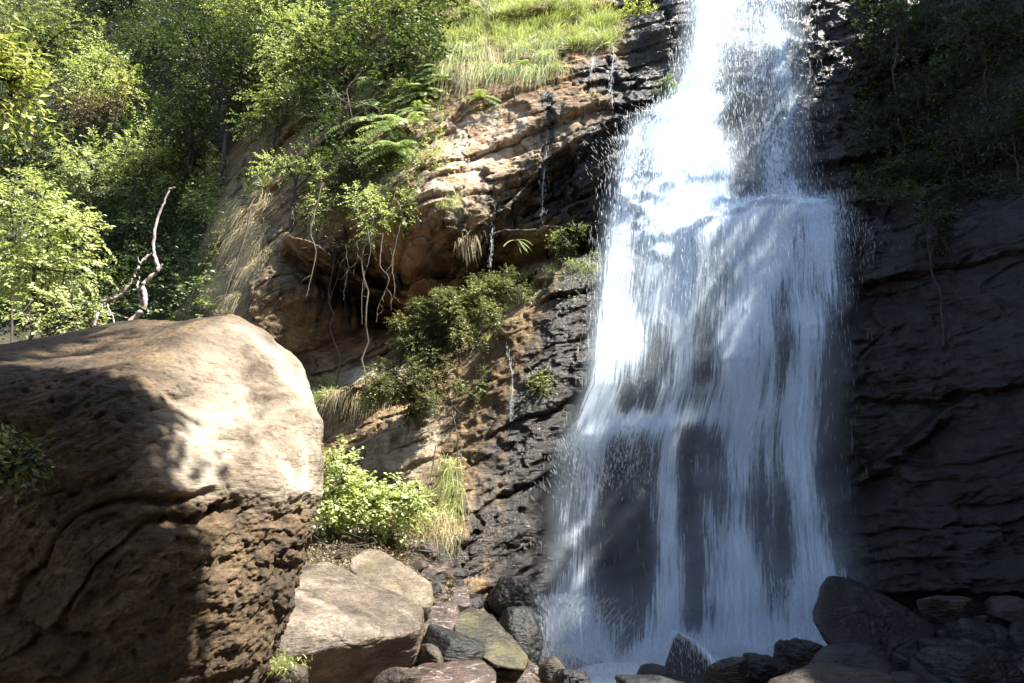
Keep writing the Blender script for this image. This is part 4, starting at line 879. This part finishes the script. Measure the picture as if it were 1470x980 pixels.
# grass
def blades(r, base, d0, L, wd, var, droop=.6, seg=5):
    n = len(base); t = np.linspace(0, 1, seg); d0 = nrm(d0)
    pos = base[:, None] + d0[:, None] * (t[None] * L[:, None])[..., None] - V3(0, 0, 1) * (droop * L[:, None] * t[None] ** 2.2)[..., None]
    s_ = nrm(np.cross(d0, unit(r, n) * .6 + V3(0, -1, .3)))[:, None] * (wd[:, None] * (1 - t[None] ** 2 * .9))[..., None]
    V = np.stack([pos - s_, pos + s_], 2).reshape(-1, 3); i = (np.arange(n) * seg * 2)[:, None, None]; j = (np.arange(seg - 1) * 2)[None, :, None]
    return (V, (i + j + np.array([0, 1, 3, 2])[None, None]).reshape(-1, 4), np.repeat(np.clip(var, 0, 1), seg * 2))
def grass(n, boxes, L, wd, mat, label, seed, droop=.7, dirn=(0, -.35, .9), spread=.35, name="grass", kind="stuff", lift=0, tufts=60, Y=None, group=None, cat=None):
    r = np.random.default_rng(seed); px, py = [], []
    m = max(3, tufts); x = []; 
    for (x0, x1, y0, y1), f in boxes: k = max(1, int(m * f)); x.append(np.stack([r.uniform(x0, x1, k), r.uniform(y0, y1, k)], -1))
    q = np.concatenate(x); c = hit(q[:, 0], q[:, 1]) if Y is None else P(q[:, 0], q[:, 1], Y)
    k = r.integers(0, len(c), n); base = c[k] + r.normal(0, .07, (n, 3)) * V3(1.6, .6, .6); base[:, 1] -= .02 - lift
    tv = r.normal(0, .15, len(c))[k]; d = V3(*dirn) + r.normal(0, spread, (n, 3)) + r.normal(0, .15, (len(c), 3))[k]
    o = mesh(name, [blades(r, base, d, L * r.uniform(.5, 1.3, n), wd * r.uniform(.6, 1.2, n), .5 + tv + r.normal(0, .15, n), droop)], mat)
    return tag(o, label, cat or "grass", group, kind)
grass(11000, [((640, 885, 28, 75), .6), ((700, 870, 8, 40), .4)], .72, .008, L_GRASS, "tall bright grass along the sunlit cliff top", 301, tufts=150, droop=.5)
grass(5200, [((630, 800, 62, 108), 1.)], .6, .007, L_GRASS, "bright grass spilling over the cliff top's edge", 302, tufts=60, droop=1.3, dirn=(-.1, -.8, .3))
grass(1300, [((690, 725, 55, 78), .7), ((630, 680, 85, 105), .3)], .75, .006, L_STRAW, "bleached dry grass hanging from the cliff top", 303, tufts=14, droop=1.6, dirn=(0, -.5, .1), spread=.15)
grass(1500, [((760, 800, 50, 70), .6), ((850, 880, 40, 52), .4)], .45, .007, L_GRASS, "shorter grass at the right end of the cliff top", 304, tufts=30, droop=1.2, dirn=(.1, -.7, .4))
grass(6500, [((325, 395, 275, 390), .6), ((265, 355, 395, 450), .4)], .55, .008, L_STRAW, "bleached dry grass hanging down the earth bank", 305, tufts=90, droop=1.2, dirn=(-.25, -.5, .15), spread=.5)
grass(900, [((262, 300, 400, 420), .6), ((355, 385, 255, 285), .4)], .6, .009, L_GRASS, "fresh green grass on the earth bank's top edge", 306, tufts=20, droop=.5)
grass(700, [((440, 488, 545, 585), 1.)], .5, .007, L_GRASS, "green grass on the sunny ledge right of the huge boulder", 307, tufts=14, droop=.7)
grass(1500, [((445, 500, 570, 610), .5), ((480, 560, 560, 580), .5)], .38, .006, L_STRAW, "straw coloured grass below the sunny ledge", 308, tufts=36, droop=1.3, dirn=(0, -.5, .2))
grass(1800, [((770, 860, 365, 395), .5), ((720, 780, 395, 440), .5)], .3, .006, L_GRASS, "yellowish grass along the wet ledge left of the fall", 309, tufts=50, droop=.9)
grass(900, [((640, 664, 650, 735), .6), ((620, 650, 720, 760), .4)], .5, .006, L_YEL, "yellow grass down the left edge of the dark buttress", 310, tufts=34, droop=1.3, dirn=(-.3, -.5, .3))
grass(500, [((715, 745, 425, 445), .5), ((690, 712, 480, 505), .5)], .22, .006, L_YEL, "small yellow grass cushions at the buttress top", 311, tufts=8, droop=.8)
grass(420, [((636, 660, 285, 305), 1.)], .35, .006, L_GRASS, "lone grass tuft on the sunlit stepped beds", 312, tufts=4, droop=.9, kind=None, name="grass_tuft", cat="grass tuft")
grass(160, [((650, 684, 335, 350), 1.)], .32, .005, L_STRAW, "dry tuft hanging from the overhang's lip", 313, tufts=4, droop=1.8, dirn=(0, -.4, 0), kind=None, name="grass_tuft", cat="grass tuft")
grass(900, [((1215, 1300, 240, 270), 1.)], .3, .007, L_MID, "dark mossy grass on the shelf right of the fall", 314, tufts=30, droop=1.0)
grass(260, [((392, 402, 950, 962), 1.)], .14, .004, L_GRASS, "small green tuft on the dim rock at the huge boulder's foot", 315, tufts=5, Y=7.4, droop=.5, kind=None, name="grass_tuft", cat="grass tuft")
grass(1400, [((560, 640, 740, 775), .6), ((470, 560, 770, 800), .4)], .35, .006, L_STRAW, "dry grass and stalks at the foot of the buttress", 316, tufts=40, droop=1.0, Y=15.2)

# ferns
def fern(px, py, off, L, nf, label, seed, down=.3, mat=None, strap=False, group="ferns on the cliff"):
    r = np.random.default_rng(seed); c = hit(px, py, off)[0]; t = empty("fern", c, label, "fern", group)
    for i in range(nf):
        a = r.uniform(-1.3, 1.3) if nf > 3 else r.uniform(-.6, .6); d = nrm(V3(math.sin(a), -.55 * abs(math.cos(a)) - .15, r.uniform(.1, .7) - down)); Lf = L * r.uniform(.7, 1.15)
        m = 22; s_ = np.linspace(0, 1, m); rc = c + d * (s_ * Lf)[:, None] - V3(0, 0, 1) * (.55 * Lf * s_ ** 2)[:, None]; tg = nrm(np.gradient(rc, axis=0))
        sd = nrm(np.cross(tg, V3(0, -.4, 1))); up = np.cross(sd, tg); ps = [tube(rc, .006 * np.linspace(1, .3, m), 4)]
        if strap:
            w_ = .03 * np.sin(np.pi * np.clip(s_, .03, .97)) ** .6; V = np.stack([rc - sd * w_[:, None] + up * .01, rc, rc + sd * w_[:, None] + up * .01], 1).reshape(-1, 3); ps.append((V, gridfaces(m, 3), np.full(len(V), .5 + r.normal(0, .15))))
        else:
            k = np.repeat(np.arange(1, m), 2); f = k / (m - 1); sg = np.tile([1., -1.], m - 1)[:, None]
            Lp = Lf * .24 * np.sin(np.pi * np.clip(f * .93 + .07, 0, 1)) ** .7 + .01
            ps.append(leaves(rc[k], nrm(sd[k] * sg + tg[k] * .45 - up[k] * .15 + r.normal(0, .06, (len(k), 3))), up[k], Lp, np.full(len(k), Lf * .020), np.clip(.5 + r.normal(0, .15) + r.normal(0, .06, len(k)), 0, 1), .3))
        mesh("frond", ps, mat or L_FERN, t, smooth=False)
for i, a in enumerate([(560, 185, .25, .75, 11, "large bright fern, lowest of the fern bank on the cliff"), (545, 150, .3, .7, 9, "fern above the lowest one at the fern bank's left end"),
 (590, 120, .3, .7, 10, "fern in the middle of the fern bank"), (625, 100, .3, .65, 9, "fern at the fern bank's upper right end"), (600, 160, .25, .6, 8, "small fern between the large one and the sunlit rock"),
 (575, 88, .35, .65, 8, "topmost fern of the bank, under the dark shrub"), (530, 205, .2, .55, 7, "fern hanging at the bank's lower left, half in shade"),
 (525, 175, .5, .85, 11, "bright fern at the far left of the fern bank"), (570, 215, .3, .8, 10, "pale fern drooping below the large bright one"), (610, 135, .4, .8, 10, "broad fern with long drooping fronds, right of the fern bank's middle"),
 (548, 120, .5, .8, 10, "half shaded fern under the twiggy green shrub"), (640, 118, .3, .7, 9, "pale fern next to the bleached dry grass"), (585, 178, .5, .85, 11, "dense fern between the large bright one and the fern bank's middle"),
 (690, 140, .15, .5, 7, "lone star shaped fern on the sunlit rock below the dry grass"), (757, 92, .2, .45, 5, "drooping fern under the right end of the cliff top grass")]):
    fern(a[0], a[1], a[2] * .5, a[3] * 1.25, a[4] + 2, a[5], 400 + i)
fern(740, 345, .3, .5, 9, "strap leaved fern hanging in the shade under the stepped beds", 420, strap=True, mat=L_MID, down=.6)
fern(735, 395, .2, .4, 8, "strap leaved fern just above the buttress's grassy top", 421, strap=True, mat=L_FERN, down=.4)
fern(850, 130, .2, .35, 6, "small yellow fern in the dark recess left of the fall", 422, mat=L_YEL, down=.8)

# roots, vines
def vine(pts, Y, rad, label, seed, mat=None, group="bare roots and vines over the overhang", wob=.02, name="hanging_vine"):
    r = np.random.default_rng(seed); q = resample([P(a, b, Y) for a, b in pts], 40); n_ = np.cumsum(r.normal(0, wob * .35, q.shape), axis=0); n_ -= np.linspace(0, 1, 40)[:, None] * n_[-1]
    parts = [tube(q + n_, rad * np.linspace(1, .5, 40), 6)]
    for k in range(3):
        i = r.integers(5, 36); e = q[i] + n_[i] + V3(r.normal(0, .18), -.05, -r.uniform(.1, .4)); parts.append(tube(resample([q[i] + n_[i], (q[i] + n_[i] + e) / 2 + r.normal(0, .04, 3), e], 8), rad * np.linspace(.5, .15, 8), 4))
    tag(mesh(name, parts, mat or B_MID), label, "vine", group)
vine([(462,262),(455,300),(447,335),(455,362),(448,395),(440,425)], 18.4, .022, "twisted bare vine hanging over the dark earth bank, with a loop low down", 1)
vine([(360,300),(352,340),(338,380),(322,430),(312,455)], 20.0, .03, "straight pale stick leaning on the dry grass of the earth bank", 2, wob=.006, name="leaning_stick")
vine([(528,330),(530,370),(522,410),(520,465)], 17.9, .013, "longest thin root hanging in front of the dark cave", 3)
vine([(550,335),(545,380),(556,400),(543,440),(540,462)], 17.8, .016, "kinked root ending beside the orange hollow", 4)
vine([(575,320),(565,370),(568,420),(560,436)], 17.8, .014, "root hanging from the overhang just right of the kinked one", 5)
for i, (a, b, c_) in enumerate([(512,345,395),(560,355,405),(497,350,430)]):
    vine([(a, b), (a + 3, (b + c_) / 2), (a - 4, c_)], 17.9, .007, "short thin root in the row hanging from the overhang", 20 + i)
vine([(640,120),(618,180),(600,220),(575,260),(560,300)], 18.9, .018, "long bare stem slanting down across the cliff from the ferns", 9)
vine([(520,100),(500,130),(505,170),(485,200)], 21.0, .02, "bare tangled stem under the twiggy shrub, upper one", 10, wob=.05)
vine([(470,120),(500,140),(540,150),(556,190)], 20.6, .018, "bare tangled stem under the twiggy shrub, lower one", 11, wob=.05)
vine([(642,560),(652,600),(658,650),(655,690)], 17.0, .016, "thin bare stem down the rock below the olive shrub", 12)
vine([(625,640),(618,680),(612,715)], 16.8, .014, "bare stick standing behind the bright green bush", 13, wob=.008)
# dead branch behind the boulder
def limb(pts, rads, Y, n=40):
    r = np.random.default_rng(n); q = resample([P(a, b, Y) for a, b in pts], n); q[1:-1] += r.normal(0, .005, (n - 2, 3)); rr = .74 * np.interp(np.linspace(0, 1, n), np.linspace(0, 1, len(rads)), rads) * (.82 + .3 * r.random(n))
    return tube(q, rr, 9)
dt = empty("dead_branch", P(180, 480, 8.6), "bare pale dead branch standing up behind the boulder", "dead branch")
mesh("main_limb", [limb([(176,478),(190,458),(206,442),(208,425),(205,410),(212,401),(227,388),(223,370),(220,350),(225,318),(235,290),(243,271)], [.042,.04,.036,.03,.026,.018,.014], 8.6, 70),
    limb([(243,271),(252,269)], [.014, .009], 8.6, 5), limb([(227,388),(234,379)], [.022, .015], 8.58, 5), limb([(206,440),(199,420),(198,405),(201,397)], [.02, .016, .012], 8.62, 14)], B_PALE, dt)
mesh("side_limb", [limb([(133,476),(138,460),(145,440),(151,431),(170,425),(186,408),(196,388),(206,372),(216,364)], [.026,.024,.022,.02,.016], 8.9, 50), limb([(206,372),(212,368),(218,362)], [.012,.008], 8.85, 6),
    limb([(203,378),(198,374),(198,368)], [.01,.006], 8.85, 6), limb([(151,431),(160,452),(169,476)], [.012,.010], 8.9, 12), limb([(144,448),(165,450),(184,456)], [.012,.009], 8.8, 12), limb([(163,427),(166,415),(166,408)], [.01,.006], 8.85, 8)], B_PALE, dt)
# litter of fallen twigs
r = np.random.default_rng(88); ps = []
for i in range(170):
    a = r.uniform(450, 650); b_ = r.uniform(762, 835); c = P(a, b_, 15.6 - (b_ - 762) / 73 * 2.3); c[2] = ground_z(c[0], c[1]) + r.uniform(.0, .16); e = c + np.array([r.normal(0, .35), r.normal(0, .3), r.uniform(-.05, .2)])
    ps.append(tube(resample([c, (c + e) / 2 + r.normal(0, .05, 3), e], 6), r.uniform(.003, .008), 4))
tag(mesh("debris", ps, B_MID), "fallen twigs and dry stalks below the leafy green bush", "debris", kind="stuff")
r = np.random.default_rng(89); n = 5000; c = P(r.uniform(440, 660, n), r.uniform(755, 840, n), 15.0); c[:, 1] += r.uniform(-1.8, 1.6, n); c[:, 2] = ground_z(c[:, 0], c[:, 1]) + r.uniform(.02, .12, n)
tag(mesh("fallen_leaves", [leaves(c, unit(r, n), nrm(V3(0, 0, 1) + r.normal(0, .5, (n, 3))), r.uniform(.03, .08, n), r.uniform(.01, .025, n), r.random(n))], L_BROWN), "dead leaves scattered over the litter slope", "fallen leaves", kind="stuff")
def rim_tree(x, y, z0, h, rad, label, seed, r0=.28, ncr=1400, L=.2):
    r = np.random.default_rng(seed); ft = np.array([x, y, z0]); c = ft + V3(0, 0, h)
    part, cents, org, ends = crown(r, c, rad, 14, ncr, 8, L)
    t = empty("tree", ft, label, "tree", "trees shading the gorge"); mesh("crown", [part], L_DARK, t, smooth=False)
    m = 12; ax = ft + (c - ft) * np.linspace(0, 1, m)[:, None] + np.cumsum(r.normal(0, .03, (m, 3)) * V3(1, 1, 0), axis=0)
    mesh("trunk", [tube(ax, r0 * np.linspace(1.15, .8, m), 12)], B_DARK, t); mesh("branches", branches(r, ft, c, cents, r0 * .8)[1], B_DARK, t)
for i, (x, y, h, rr) in enumerate([(-5.5, -2.5, 11.5, 3.6), (-1.0, -6.5, 12, 4.0), (-9.5, 2.0, 11, 3.6), (7.6, -3.0, 10.5, 2.9), (4.2, -3.2, 10.5, 2.2)]): rim_tree(x, y, -.3, h, (rr, rr, 2.6), "unseen tree added behind the viewer to block sun and sky", 530 + i, r0=.3, ncr=2600, L=.3)  # canopy added out of view to deepen shade on boulder and foreground
def sunpos(px, py, Y, t): return P(px, py, Y) + np.array(SUN) * t
a = sunpos(252, 640, 4.7, 11); rim_tree(a[0], a[1], -.2, a[2] + 6.5, (1.2, 1.2, 1.2), "tall forest tree behind the viewer whose trunk shades the huge boulder", 501, r0=.165, ncr=900)
a = sunpos(98, 700, 4.7, 12); rim_tree(a[0], a[1], -.2, a[2] + 6.5, (1.6, 1.6, 1.5), "thick forest tree behind the viewer shading the huge boulder's left half", 502, r0=.30, ncr=1200)
a = sunpos(30, 680, 4.7, 9); rim_tree(a[0], a[1], -.2, a[2], (.42, .42, .5), "slim leafy tree behind the viewer shading the huge boulder's left face", 503, r0=.08, ncr=420, L=.12)
a = sunpos(185, 860, 4.7, 8); rim_tree(a[0], a[1], -.2, a[2], (.34, .34, .42), "small leafy tree behind the viewer shading the huge boulder's foot", 504, r0=.05, ncr=420, L=.12)  # crown added out of view to keep the boulder's foot dark
for i, (x, y, h, rr, n_) in enumerate([(14.2, 16.4, 1.2, 1.5, 300), (14.6, 14.6, 1.0, 1.3, 240), (14.1, 13.0, 1.0, 1.2, 150), (14.6, 11.4, 1.0, 1.3, 150), (15.8, 15.2, 2.6, 1.5, 180), (15.6, 12.2, 1.8, 1.4, 90), (15.2, 9.4, .8, 1.3, 160)]): rim_tree(x, y, float(np.interp(y, [-12, 3, 8, 13, 15, 17.5], [14, 15, 19, 18.6, 20.3, 21.3])), h, (rr, rr, 1.1), "tree on the rim of the right wall above the shaded side", 510 + i, r0=.10, ncr=n_, L=.17)
